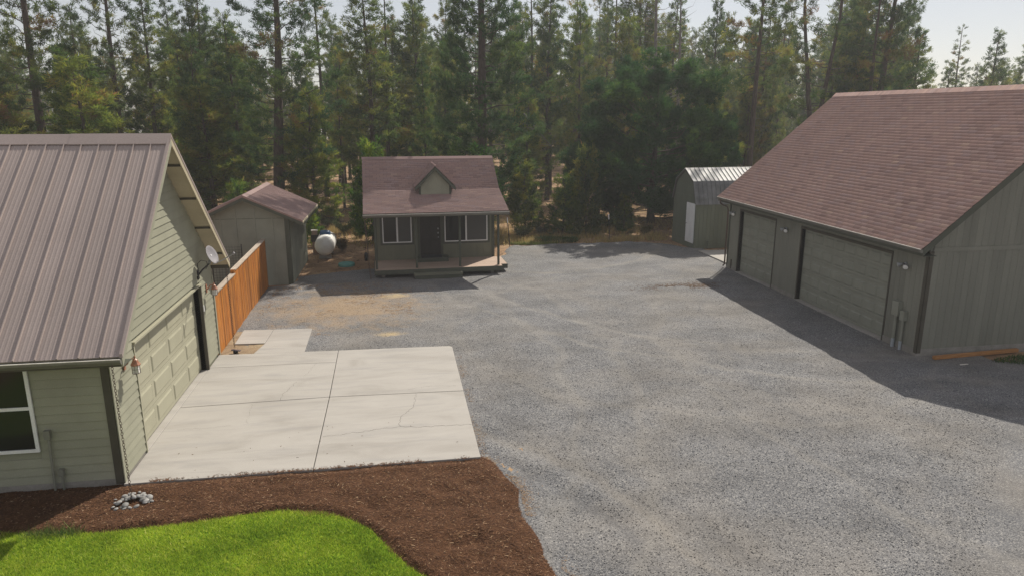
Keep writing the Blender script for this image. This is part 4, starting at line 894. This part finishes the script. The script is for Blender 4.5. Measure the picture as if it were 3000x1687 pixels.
for a, b in ((0,1),(1,2),(2,3),(3,4)):
    (ya, za), (yb, zb) = bp[a], bp[b]; ye = .05 if a == 0 else 0
    dv = Vector((0, yb-ya, zb-za)); L = dv.length; up = dv.normalized()
    nn = Vector((0, -up.z, up.y)); ext = .10 if a in (0,) else 0.02
    n_p = 20; wd_ = (BL+.16)/n_p
    pmm = MB().add([(0,-ext,0),(wd_,-ext,0),(wd_,L+.02,0),(0,L+.02,0),(0,-ext,.03),(.025,-ext,.03),(.025,-ext,0.001),(0,L+.02,.03),(.025,L+.02,.03),(.025,L+.02,.001)], [(0,1,2,3),(4,5,8,7),(5,6,9,8),(0,4,7,3)]).mesh('roof_panel', m_barn_roof)
    for i in range(n_p):
        o = link(bpy.data.objects.new('roof_panel', pmm), barn); M = Matrix((Vector((1,0,0)), up, nn)).transposed().to_4x4(); M.translation = Vector((-.08+i*wd_, ya, za))+nn*.03; o.matrix_local = M
MB().prof([(1.20,3.80),(1.325,3.90),(1.45,3.80),(1.45,3.79),(1.325,3.885),(1.20,3.79)], 'x', -.09, BL+.09).build('ridge_cap', m_gutter_lip, barn)
for a, b in ((0,1),(1,2),(2,3),(3,4)):
    (ya, za), (yb, zb) = bp[a], bp[b]; MB().prof([(ya,za+.03),(yb,zb+.03),(yb,zb-.06),(ya,za-.06)], 'x', -.085, -.06).build('rake_board', m_green_trim, barn)
    MB().prof([(ya,za+.025),(yb,zb+.025),(yb,zb+.002),(ya,za+.002)], 'x', -.0595, BL+.06).build('roof_deck', m_green_trim, barn)
MB().tube([(.75,-.06,-.05),(.75,-.06,.35)], .05, 8).build('stub_pipe', m_barn_wall, barn)

# ------------------------------------------------------------------ propane tank, lid, posts
tk = thing('propane_tank', 'white propane tank with blue dome cap on bare ground beside the shed', 'tank', (-3.6, 34.6, -.05), R(1))
pro = [(0,-1.16)]+[(.46*math.sin(a), -.80-.36*math.cos(a)) for a in np.linspace(.2, math.pi/2, 7)]+[(.46*math.sin(a), .70-.36*math.cos(a)) for a in np.linspace(math.pi/2, math.pi-.2, 7)]+[(0,1.06)]
MB().lathe(pro, (0,0,.62), (0,1,0), 28).build('vessel', m_tank, tk, True)
MB().lathe([(.25,-.1),(.25,.10),(.22,.15),(0,.18)], (0,-.05,1.06), n=18).build('dome_cap', m_blue, tk, True)
for y in (-.75, .7): MB().prof([(-.30,0),(.30,0),(.24,.32),(-.24,.32)], 'y', y-.04, y+.04).build('foot', m_conc_w, tk)
MB().tube([(.2,.1,1.05),(.34,.6,.95),(.5,.9,.3)], .015, 6).build('hose', m_black, tk)
ld_ = thing('septic_lid', 'round green septic lid in the dirt between shed and cottage', 'lid', (-2.5, 32.1, -.06))
MB().lathe([(.36,0),(.37,.10),(.34,.135),(.10,.15),(0,.15)], (0,0,0), n=28).build('cover', m_lid, ld_, True)
for k_ in range(6): a = k_*math.pi/3; MB().tube([(.08*math.cos(a),.08*math.sin(a),.152),(.32*math.cos(a),.32*math.sin(a),.145)], .008, 4).build('rib', m_lid, ld_)
pw = thing('wooden_post', 'squat weathered wooden post with capped gas regulator behind the shed corner', 'post', (-4.15, 35.0, -.05))
MB().box(-.12,.12,-.08,.08,0,1.15).build('post', m_post_wood, pw); MB().box(-.17,.17,-.12,.12,.62,.95).build('regulator_box', m_black, pw, bevel=.02); MB().box(-.15,.15,-.1,.1,1.15,1.19).build('cap', m_offcut, pw)
def marker(loc, h, tilt, label):
    t = thing('marker_post', label, 'post', loc, 0, 'white-tipped steel marker posts'); t.rotation_euler = (0, tilt, 0)
    MB().box(-.02,.02,-.004,.004,-.1,h-.28).box(-.004,.004,-.03,-.0045,-.1,h-.28).build('stake', m_black, t); MB().box(-.024,.024,-.006,.006,h-.28,h).build('white_tip', m_white, t); return t
marker((5.5, 35.75, 0), 1.42, R(-5), 'dark steel marker post with white tip right of the cottage')
marker((11.05, 36.45, 0), 1.38, R(-4), 'dark steel marker post with white tip nearer the barn')

# ------------------------------------------------------------------ pines
def tubes_np(paths, rads, n=4):
    """paths (N,S,3), rads (N,S): many thin tubes in one mesh"""
    paths = np.asarray(paths); N_, S_, _ = paths.shape
    t = np.gradient(paths, axis=1); t /= np.linalg.norm(t, axis=2, keepdims=True)+1e-9
    ref = np.where(np.abs(t[..., 2:3]) > .9, np.array([1., 0, 0]), np.array([0, 0, 1.])); a = np.cross(t, ref); a /= np.linalg.norm(a, axis=2, keepdims=True)+1e-9; b = np.cross(t, a)
    q = np.arange(n)*2*math.pi/n
    V = paths[:,:,None,:]+rads[:,:,None,None]*(a[:,:,None,:]*np.cos(q)[None,None,:,None]+b[:,:,None,:]*np.sin(q)[None,None,:,None])
    idx = np.arange(N_*S_*n).reshape(N_, S_, n)
    F_ = np.stack([idx[:,:-1,:], np.roll(idx, -1, 2)[:,:-1,:], np.roll(idx, -1, 2)[:,1:,:], idx[:,1:,:]], -1).reshape(-1, 4)
    return V.reshape(-1, 3), F_
def tuft_mesh(pos, out, tone, r_, L, W, K, upb=.55, spread=.8):
    n_ = len(pos); P_ = np.repeat(pos, K, 0); O_ = np.repeat(out, K, 0)
    d = O_*.55+np.array([0, 0, upb])+spread*r_.standard_normal((n_*K, 3)); d /= np.linalg.norm(d, axis=1, keepdims=True)
    l = L*(.55+.7*r_.random(n_*K)); s = np.cross(d, r_.standard_normal((n_*K, 3))); s /= np.linalg.norm(s, axis=1, keepdims=True)+1e-9; wd = W*(.6+.8*r_.random(n_*K))
    c = P_+.05*r_.standard_normal((n_*K, 3))
    V = np.stack([c-s*wd[:,None], c+s*wd[:,None], c+d*l[:,None]], 1).reshape(-1, 3)
    return V, np.arange(n_*K*3).reshape(-1, 3), np.clip(np.repeat(tone, K)+.09*r_.standard_normal(n_*K), 0, 1)
def make_pine(seed, H, base, Rm, r0, nl, tpl, L=.21, W=.018, K=8, prof=.75, droop=-.15, lift=.55, tone0=.35, tonev=.22, dead=14, sparse=0., wob=.15, fork=False, lean=0., brown=.015, rounded=False, plume=6, pll=.38, plup=.35, lobe=0.):
    """returns meshes (trunk, limbs, crown); whorled limbs carry needle tufts"""
    r_ = np.random.default_rng(seed)
    S_ = 12; zt = np.linspace(0, 1, S_); ph = r_.random(2)*6.28
    def axis(u, br=0):
        x = wob*np.sin(u*4+ph[0])*u+lean*u*H; y = wob*np.cos(u*3.3+ph[1])*u
        if fork:
            k = np.clip((u-.22)/.5, 0, 1); x = x+(br*2-1)*k*1.0
        return x, y
    tp = []; tr_ = []
    for br in ((0, 1) if fork else (0,)):
        x, y = axis(zt, br); tp.append(np.stack([x, y, zt*H*(1 if br == 0 else .96)-.15], -1)); tr_.append(r0*(1-zt*.96)**.85*(1.25-.25*np.clip(zt*12, 0, 1))*(.75 if fork else 1)+.008)
    trunk = tubes_np(tp, np.array(tr_), 9)
    u = base+(1-base)*(np.arange(nl)+r_.random(nl)*.8)/nl*.985; t = (u-base)/(1-base)
    if rounded: pf = np.sqrt(np.clip(1-(t*1.02-.18)**2*1.25, .02, 1))
    else: pf = ((1-t)**prof)*(.55+.45*np.clip(t/.18, 0, 1))+.03
    Ll = Rm*pf*(.55+.6*r_.random(nl)); keep = r_.random(nl) > sparse*.5
    az = np.arange(nl)*2.399+r_.random(nl)*1.1; br = (r_.random(nl) > .5).astype(int)
    ax_, ay_ = axis(u, br) if fork else axis(u)
    dh = np.stack([np.cos(az), np.sin(az), np.zeros(nl)], -1); el = droop+(lift-droop)*t**1.2+.12*r_.standard_normal(nl)
    s = np.linspace(0, 1, 5)
    curve = .22+.2*r_.random(nl)
    path = np.stack([ax_, ay_, u*H], -1)[:,None,:]+dh[:,None,:]*(Ll[:,None]*s[None])[..., None]; path[...,2] += Ll[:,None]*(el[:,None]*s[None]+curve[:,None]*s[None]**2)
    path[:,1:,:] += .05*r_.standard_normal((nl, 4, 3))*np.minimum(Ll, 2)[:,None,None]
    rad = (.011*Ll+.012)[:,None]*(1-.85*s[None]); 
    LV, LF = tubes_np(path, rad, 3)
    if dead:
        ud = .06+(base*1.15)*r_.random(dead); Ld = Rm*(.25+.45*r_.random(dead)); ad = r_.random(dead)*6.28; s3 = np.linspace(0, 1, 5)
        x, y = axis(ud)
        pd = np.stack([x, y, ud*H], -1)[:,None,:]+np.stack([np.cos(ad), np.sin(ad), np.zeros(dead)], -1)[:,None,:]*(Ld[:,None]*s3[None])[...,None]; pd[...,2] += Ld[:,None]*(.1*s3-.32*s3**2)[None]+.06*r_.standard_normal((dead, 5))*s3
        V2, F2 = tubes_np(pd, (.016*(1-.8*s3))[None]*np.ones((dead, 1)), 3); LF = np.concatenate([LF, F2+len(LV)]); LV = np.concatenate([LV, V2])
    # sub-branches and tufts
    kk = np.maximum((tpl/plume*np.clip(Ll/(Rm*.55), .25, 1.8)*keep*(1-sparse*r_.random(nl))).astype(int), 0)
    li = np.repeat(np.arange(nl), kk); n_ = len(li)
    sv = .22+.80*r_.random(n_)**.75; seg = np.clip(sv, 0, 1)*4; i0 = np.minimum(seg.astype(int), 3); fr = (seg-i0)[:,None]
    p = path[li, i0]*(1-fr)+path[li, i0+1]*fr
    per = np.stack([-np.sin(az[li]), np.cos(az[li]), np.zeros(n_)], -1); lat = (r_.random(n_)*2-1)*(.42*Ll[li]*(1.08-sv)+.10)
    cl = np.round(lat/.22)*.22; lat = .6*cl+.4*lat
    p = p+per*lat[:,None]+dh[li]*(np.abs(lat)*.35)[:,None]; p[:,2] += .10*r_.standard_normal(n_)+.08*np.abs(lat)
    out = dh[li]*.8+per*np.sign(lat)[:,None]*.5
    lt = tone0+tonev*r_.standard_normal(nl); tone = lt[li]+.10*r_.standard_normal(n_)+.10*(sv-.6)
    tone = np.where(r_.random(nl)[li] < brown, .93+.07*r_.random(n_), np.clip(tone, 0, .9))
    if lobe:      # foliage gathered in rounded lobes round the limb ends
        lr = lobe*(.6+.7*r_.random(nl)); ctr = path[:, 4]*.8+path[:, 3]*.2; g3 = r_.standard_normal((n_, 3)); g3 /= np.linalg.norm(g3, axis=1, keepdims=True); rad_ = (.35+.65*r_.random(n_)**.5)[:, None]
        p = ctr[li]+g3*rad_*(lr[li]*np.clip(Ll[li]/Rm+.35, .5, 1.2))[:, None]*np.array([1, 1, .75]); out = g3*.9
    # each twig tip is a plume of several tufts
    td = out*(.55+.3*r_.random((n_, 1)))+np.array([0, 0, 1.])*(plup+.35*r_.standard_normal((n_, 1)))+.2*r_.standard_normal((n_, 3)); td /= np.linalg.norm(td, axis=1, keepdims=True)
    p = np.repeat(p, plume, 0)+np.repeat(td*(pll*(.6+.8*r_.random((n_, 1)))), plume, 0)*r_.random((n_*plume, 1))+.045*r_.standard_normal((n_*plume, 3))
    out = np.repeat(td, plume, 0); tone = np.repeat(tone, plume)
    CV, CF, CT = tuft_mesh(p, out, tone, r_, L, W, K)
    nm = 'pine'
    LT = np.concatenate([LF[:, [0, 1, 2]], LF[:, [0, 2, 3]]])
    cm = np_mesh('crown', np.concatenate([CV, LV]), np.concatenate([CF, LT+len(CV)]), m_needle, np.concatenate([CT, np.zeros(len(LT))]))
    cm.materials.append(m_bark); cm.polygons.foreach_set('material_index', np.concatenate([np.zeros(len(CF), np.int32), np.ones(len(LT), np.int32)]))
    return (np_mesh('trunk', trunk[0], trunk[1], m_bark, None, True), cm)
VAR = dict(
 full=make_pine(1, 18, .10, 3.0, .26, 95, 66, K=8, droop=-.25, tone0=.34),
 slim=make_pine(2, 17, .30, 1.7, .17, 80, 36, K=8, droop=-.3, tone0=.36, sparse=.35, dead=26),
 cone=make_pine(3, 14, .08, 2.1, .16, 95, 52, K=8, prof=.8, tone0=.38, lift=.8),
 cone2=make_pine(4, 14, .14, 1.8, .15, 85, 50, K=8, prof=.7, tone0=.44, lift=.8),
 bare=make_pine(5, 19, .42, 2.4, .20, 60, 56, K=8, prof=.5, droop=-.35, tone0=.36, dead=40, sparse=.3),
 giant=make_pine(6, 20, .08, 3.6, .34, 120, 84, L=.23, K=9, prof=.62, droop=-.2, tone0=.17, tonev=.12, brown=.01),
 snag=make_pine(7, 18, .18, 2.6, .19, 80, 9, K=5, prof=.6, droop=-.05, lift=.2, tone0=.45, dead=60, sparse=.8, brown=.12),
 bushy=make_pine(8, 9.8, .03, 4.3, .24, 84, 240, L=.22, W=.019, K=8, plume=5, pll=.30, plup=.6, lobe=.70, rounded=True, droop=-.12, lift=.6, tone0=.16, tonev=.17, dead=10, brown=.03),
 sapling=make_pine(9, 4.0, .06, 1.0, .05, 46, 34, L=.22, W=.022, K=7, prof=.8, lift=.9, tone0=.42, dead=0, brown=.02),
 thin=make_pine(10, 15, .38, 1.5, .12, 62, 30, K=7, prof=.55, droop=-.2, tone0=.50, sparse=.4, dead=30),
 fork=make_pine(12, 18, .28, 2.6, .26, 74, 54, K=8, prof=.5, droop=-.2, tone0=.28, fork=True, dead=20, sparse=.25),
 lean=make_pine(13, 18, .16, 3.4, .32, 84, 70, K=8, prof=.5, droop=-.15, tone0=.26, lean=.03, wob=.35, dead=18),
 young=make_pine(14, 9, .08, 1.9, .11, 80, 50, L=.24, K=8, prof=.85, lift=.8, tone0=.52, dead=8, brown=.02))
VAR['snag'][0].materials[0] = m_deadwood; VAR['snag'][1].materials[1] = m_deadwood
HV = dict(full=18, slim=17, cone=14, cone2=14, bare=19, giant=20, snag=18, bushy=9.8, sapling=4.0, thin=15, fork=18, lean=18, young=9)
def tree(kind, x, y, h, label, cat='tree', group='pines of the forest edge', rz=None, wide=1.0, tint=(1, 1, 1), name='pine_tree'):
    s = h/HV[kind]; t = thing(name, label, cat, (x, y, float(z_dirt(np.array(float(x)), np.array(float(y))))-.02), random.random()*6.28 if rz is None else rz, group)
    t.scale = (s*wide, s*wide, s)
    for me, nm in zip(VAR[kind], ('trunk', 'crown')):
        o = link(bpy.data.objects.new(nm, me), t); o.color = (*tint, 1)
    return t
OL, DK, YL, BR = (1.1, 1.12, .98), (.9, 1.05, 1.15), (1.25, 1.3, .92), (1.12, 1.06, 1.05)
K = lambda px: float(np.interp(px, [65,305,410,560,770,920,1075,1215,1410,1925,2240,2410,2590,2870], [-.4436,-.351,-.3095,-.249,-.163,-.0997,-.033,.0285,.116,.3595,.5176,.606,.702,.857]))
for kind, x, y, h, wide, tint, label in (
 ('full', -19.5, 44, 19, 1.1, OL, 'broad thick-trunked pine at the far left above the metal roof'),
 ('young', -16.0, 40.5, 9.5, 1.5, YL, 'bushy yellow-green pine just behind the left house ridge'),
 ('young', -20.5, 41, 8.6, 1.6, OL, 'bushy olive pine at the left picture edge behind the house roof'),
 ('slim', -16.1, 46, 18, 1.1, (1, 1, 1), 'tall slim pine with long bare dark trunk left of the house ridge end'),
 ('cone', -14.9, 48, 14.0, 1.15, OL, 'cone-shaped pine standing right of the slim bare-trunked pine'),
 ('cone2', -13.4, 53, 14.4, .9, OL, 'narrow pale pine with its tip in the sky gap, left side'),
 ('cone', -13.0, 53, 14.8, 1.0, DK, 'dark-tipped cone pine above the house ridge end'),
 ('young', -10.9, 44, 8.2, 1.5, OL, 'mid-height olive pine behind the house ridge end'),
 ('cone2', -9.6, 46, 11.8, 1.3, DK, 'dense dark pine left of the big spreading pine'),
 ('lean', -7.0, 43, 17.5, 1.15, DK, 'big spreading pine with drooping limbs behind the shed'),
 ('young', -4.9, 43, 8.0, 1.3, YL, 'yellowing young pine right behind the shed roof'),
 ('slim', -5.9, 60, 18.5, 1.0, OL, 'thin straight pine rising into the sky gap behind the shed'),
 ('cone2', -5.4, 68, 15, 1.0, OL, 'pale distant pine between the shed and the cottage'),
 ('thin', -3.95, 52, 11, .9, YL, 'slender yellow-green pine between shed and cottage'),
 ('cone', -1.75, 50, 15.2, 1.35, OL, 'large cone pine with double leader left of the cottage ridge'),
 ('cone2', 1.55, 55, 14.3, 1.15, OL, 'pointed pine with its tip showing above the cottage dormer'),
 ('cone2', -.2, 62, 14.0, 1.0, OL, 'pale pine half hidden behind the big cone pine'),
 ('giant', 4.8, 42, 20.5, 1.0, DK, 'huge dark bluish pine directly behind the cottage'),
 ('thin', 10.2, 56, 17, 1.2, YL, 'thin sunlit pine just right of the huge dark pine'),
 ('thin', 12.3, 58, 18, 1.1, OL, 'bare-stemmed thin pine between the dark pine and the grey snag'),
 ('cone2', 13.7, 54, 14.5, .9, YL, 'yellow-green narrow pine right of centre'),
 ('young', 9.0, 50, 8.0, 1.1, YL, 'sunlit yellowish young pine beside the huge dark pine'),
 ('snag', 18.0, 50, 19, 1.1, BR, 'half-dead grey pine with bare whorled branches above the bushy pine'),
 ('snag', 22.2, 56, 18, 1.0, BR, 'second grey half-dead pine with reddish needles'),
 ('bushy', 15.4, 42.2, 8.3, 1.22, (.62, .98, .85), 'broad dark green bushy pine left of the barn'),
 ('bushy', 12.2, 42.8, 4.6, 1.0, (.65, 1.0, .85), 'lower bushy pine leaning out beside the broad dark one'),
 ('bushy', 18.9, 43.5, 5.6, .9, (.62, .95, .85), 'bushy dark pine behind the barn ridge'),
 ('bare', 24.2, 47, 19.5, 1.1, OL, 'tall pine with long straight trunk behind the barn and garage'),
 ('cone2', 21.5, 62, 16, 1.0, YL, 'yellowish pine deep behind the barn'),
 ('young', 21.2, 47, 9, 1.2, YL, 'golden-green young pine between barn and garage roof'),
 ('fork', 29.3, 48, 19, 1.1, OL, 'forked two-stemmed pine above the garage roof slope'),
 ('thin', 32.5, 51, 13, 1.0, OL, 'small crooked pine right of the forked pine'),
 ('bare', 31.8, 45.5, 18, .9, (1, 1, 1), 'dark-stemmed pine left of the thick leaning pine'),
 ('lean', 32.8, 46, 18.5, 1.0, DK, 'thick dark leaning pine above the garage ridge'),
 ('cone', 36.8, 48, 12.5, 1.1, YL, 'sunlit pine right of the leaning pine above the garage ridge'),
 ('young', 39.0, 50, 7.8, 1.4, YL, 'low yellow-green pine above the garage ridge'),
 ('slim', 62.0, 74, 16.0, 1.1, OL, 'tall hazy pine standing alone against the sky at right'),
 ('young', 52.6, 58, 10.6, 1.1, YL, 'slender olive pine near the right picture edge'),
 ('cone2', 57.5, 60, 12.8, 1.2, YL, 'sunlit pine cut by the right picture edge'),
): tree(kind, x, y, h, label, wide=wide, tint=tint)
for x, y, h, wide, tint, label in (
 (-7.9, 36.5, 3.4, 1.0, (1.2, 1.35, .9), 'bright young pine peeking over the shed roof'),
 (-1.5, 38.0, 5.2, 1.0, (1.1, 1.35, .7), 'bright green young pine above the cottage ridge'),
 (3.5, 37.6, 4.9, 1.5, (.6, .9, .6), 'spreading dark green young pine behind the cottage ridge'),
 (6.9, 39.0, 4.0, 1.1, (1.2, 1.1, .75), 'sapling with reddish top right of the cottage'),
 (8.9, 38.4, 3.3, 1.2, YL, 'yellowish sapling at the gravel edge right of the cottage'),
 (10.3, 38.6, 4.8, .8, BR, 'thin brownish sapling nearer the bushy pine'),
 (-4.5, 37.3, 2.0, 1.2, (1.4, 1.6, .9), 'small bright pine behind the right shed corner'),
 (12.5, 38.6, 2.2, 1.1, OL, 'short sapling in front of the bushy pine')):
    tree('sapling', x, y, h, label, 'sapling', 'young pines at the clearing edge', wide=wide, tint=tint, name='pine_sapling')
# forest behind: individual trees that read as one haze-softened mass
r2 = random.Random(77); pts = []; tries = 0
while len(pts) < 250 and tries < 20000:
    tries += 1; y = 46+r2.random()**1.0*78; x = y*(-.53+r2.random()*1.55)
    if -.13 < x/y < -.04 and y < 57: continue
    if 2.0 > min([math.hypot(x-a, y-b) for a, b in pts] or [9]): continue
    if 52 < x < 70 and y < 76: continue
    if y < 54 and 6 < x < 31: continue
    pts.append((x, y))
for x, y in pts:
    kind = r2.choice(['cone', 'cone2', 'cone2', 'thin', 'slim', 'young', 'bare', 'cone'])
    q = x/y; top = 13.4+1.8*math.sin(q*21+1)+r2.uniform(-1.8, 2.0)+(y-50)*.035+(3.0 if .12 < q < .75 else 0)-(3.5 if q > .78 else 0)
    if y < 58 and r2.random() < .6: kind = r2.choice(['young', 'cone', 'cone2'])
    if kind == 'young' or y < 52: top *= .7
    tint = r2.choice([OL, OL, YL, DK, (1, 1, 1), BR])
    zone = 'above the metal house roof' if q < -.27 else 'behind the shed' if q < -.10 else 'behind the cottage' if q < .17 else 'between the cottage and the barn' if q < .36 else 'above the barn' if q < .50 else 'above the far garage roof' if q < .72 else 'above the right garage ridge'
    look = dict(cone='cone-shaped green pine', cone2='narrow pointed pine', thin='thin sparse pine', slim='slim tall pine', young='short full young pine', bare='bare-stemmed pine')[kind]
    shade = 'yellowish' if tint == YL else 'dark' if tint == DK else 'brownish' if tint == BR else 'olive'
    dep = 'just inside the forest' if y < 66 else 'deep in the forest' if y < 92 else 'far back in the haze'
    tree(kind, x, y, max(top, 6), shade+' '+look+' '+dep+' '+zone, group='pines deep in the hazy forest', wide=r2.uniform(.85, 1.15), tint=tint)

# ------------------------------------------------------------------ undergrowth, litter, dead wood
def shrub(x, y, h, w_, label, tint=(1, 1, 1), seed=0, mat=None, n=420):
    r_ = np.random.default_rng(seed+200); t = thing('shrub', label, 'shrub', (x, y, -.05), 0, 'shrubs at the forest edge')
    a = r_.random(26)*6.28; s = np.linspace(0, 1, 4); ll = (.4+.6*r_.random(26))
    pth = np.stack([np.cos(a)[:,None]*w_*.7*ll[:,None]*s, np.sin(a)[:,None]*w_*.7*ll[:,None]*s, h*ll[:,None]*(1.2*s-.3*s*s)], -1)
    V_, F_ = tubes_np(pth, (.008*(1-.8*s))[None]*np.ones((26, 1)), 3); np_obj('stems', V_, F_, m_deadwood, t)
    i = r_.integers(0, 26, n); u = .35+.65*r_.random(n); k_ = np.minimum((u*3).astype(int), 2); f_ = (u*3-k_)[:,None]
    p = pth[i, k_]*(1-f_)+pth[i, k_+1]*f_+.05*w_*r_.standard_normal((n, 3)); out = np.stack([np.cos(a[i]), np.sin(a[i]), np.zeros(n)], -1)
    V_, F_, T_ = tuft_mesh(p, out, np.clip(.4+.25*r_.standard_normal(n), 0, 1), r_, .11, .014, 5); o = np_obj('leaves', V_, F_, mat or m_sage_bush, t, T_); o.color = (*tint, 1); return t
for i, (x, y, h, w_, label, tint) in enumerate((
 (-3.2, 41.0, .8, .9, 'grey-green sagebrush between the propane tank and the cottage', (.9, 1, .8)), (-4.2, 43.5, .9, 1.2, 'dark sagebrush behind the shed beside the fallen limbs', (.7, .9, .7)),
 (-2.3, 39.5, .45, .5, 'small dry bush left of the cottage wall', (1.5, 1.2, .8)), (-2.95, 35.6, .75, .55, 'leafless brown bush behind the propane tank', (1.2, .8, .7)),
 (6.6, 38.2, .6, .8, 'olive bush beside the first marker post', (1.1, 1.1, .8)), (7.8, 38.9, .7, .7, 'grey-green bush among the saplings right of the cottage', (1, 1, 1)),
 (10.6, 38.3, .5, .7, 'pale bush close to the second marker post', (1.4, 1.3, .9)), (9.5, 37.9, .45, .6, 'low bush between the two marker posts', (1.1, 1.2, .8)),
 (13.6, 38.2, .5, .6, 'dry bush left of the barn wall', (1.4, 1, .7)))): shrub(x, y, h, w_, label, tint, i)
n = 17000; x = -9+rng.random(n)*26; y = 36.0+rng.random(n)**1.6*22; k = (fbm(x*.5, y*.5, 60) > .44) & (sdf(x, y, GP) < -.15) & ~((x > 13.8) & (y < 37)); x, y = x[k], y[k]
x2 = -4.2+rng.random(2500)*3.0; y2 = 41+rng.random(2500)*2.4; x = np.concatenate([x, x2]); y = np.concatenate([y, y2])
x3 = 4.6+rng.random(9000)*9.6; y3 = 36.1+rng.random(9000)**1.3*5; k = fbm(x3*.9, y3*.9, 91) > .43; x = np.concatenate([x, x3[k]]); y = np.concatenate([y, y3[k]])
V, F, T = blades(x, y, z_dirt(x, y), .30, .012, 1.0, np.clip(.55+.25*rng.standard_normal(len(x)), 0, 1)); tag(np_obj('dry_grass', V, F, m_dry, None, T), 'dry straw-coloured grass at the edge of the forest', 'grass', kind='stuff')
n = 16000; x = -8+rng.random(n)*24; y = 30.5+rng.random(n)*20; k = (sdf(x, y, GP) < .1) & (fbm(x*.8, y*.8, 66) > .38); x, y = x[k], y[k]
V, F, T = slivers(x, y, z_dirt(x, y), .13, .02, rng.random(len(x))); tag(np_obj('forest_litter', V, F, m_litter, None, T), 'brown twigs, cones and needles littering the forest floor', 'litter', kind='stuff')
def limb(pts, r0, label, mat=None, twigs=6, seed=0):
    rr = random.Random(seed); p0 = pts[0]; m = MB(p0); n_ = len(pts)
    m.tube(pts, [r0*(1-.75*i/(n_-1)) for i in range(n_)], 6)
    for k_ in range(twigs):
        a = Vector(pts[rr.randrange(1, n_)]); d = Vector((rr.uniform(-1,1), rr.uniform(-1,1), rr.uniform(-.1,.9))).normalized()*rr.uniform(.4,1.2)
        m.tube([tuple(a), tuple(a+d*.5+Vector((0,0,.05))), tuple(a+d)], [r0*.35, r0*.22, r0*.08], 4)
    o = m.build('fallen_branch', mat or m_deadwood, None, True); o.location = p0; return tag(o, label, 'branch', 'dead wood on the forest floor')
limb([(-6.0,46,.15),(-5.0,44.8,.6),(-4.0,44,.3),(-3.0,43.6,.15)], .10, 'arching dark fallen limb behind the shed roof corner', m_bark, 10, 1)
limb([(-5.2,54,.1),(-4.6,54.2,.9),(-4.2,54.3,1.9)], .07, 'pale broken branch leaning among trunks behind the shed', None, 4, 2)
limb([(-4.6,50,.05),(-3.4,50.8,.15),(-2.2,51.4,.3)], .05, 'pale stick lying on bare ground between shed and cottage', None, 3, 3)
limb([(9.6,40.2,.3),(10.4,40.5,1.3),(10.9,40.7,2.3),(11.1,40.8,3.2)], .05, 'bleached dead branch left of the bushy pine', None, 12, 4)
limb([(7.9,45.5,6.6),(8.7,45.2,5.6),(9.6,45,4.6)], .05, 'bleached bare branch hanging between dark pine and bushy pine', None, 10, 5)

# ------------------------------------------------------------------ smoky air
hz = MB().box(-204, 204, -44, 204, -1.2, 24).build('haze', m_glass); hz.data.materials.clear()
hm = bpy.data.materials.new('haze'); hm.use_nodes = True; hn = hm.node_tree; hn.nodes.remove(hn.nodes['Principled BSDF'])
pv_ = hn.nodes.new('ShaderNodeVolumePrincipled'); pv_.inputs['Color'].default_value = (.88, .90, .94, 1); pv_.inputs['Density'].default_value = HAZE; pv_.inputs['Anisotropy'].default_value = .3
hn.links.new(pv_.outputs[0], hn.nodes['Material Output'].inputs['Volume']); hz.data.materials.append(hm); tag(hz, 'thin pale smoke haze in the air', 'haze', kind='stuff')
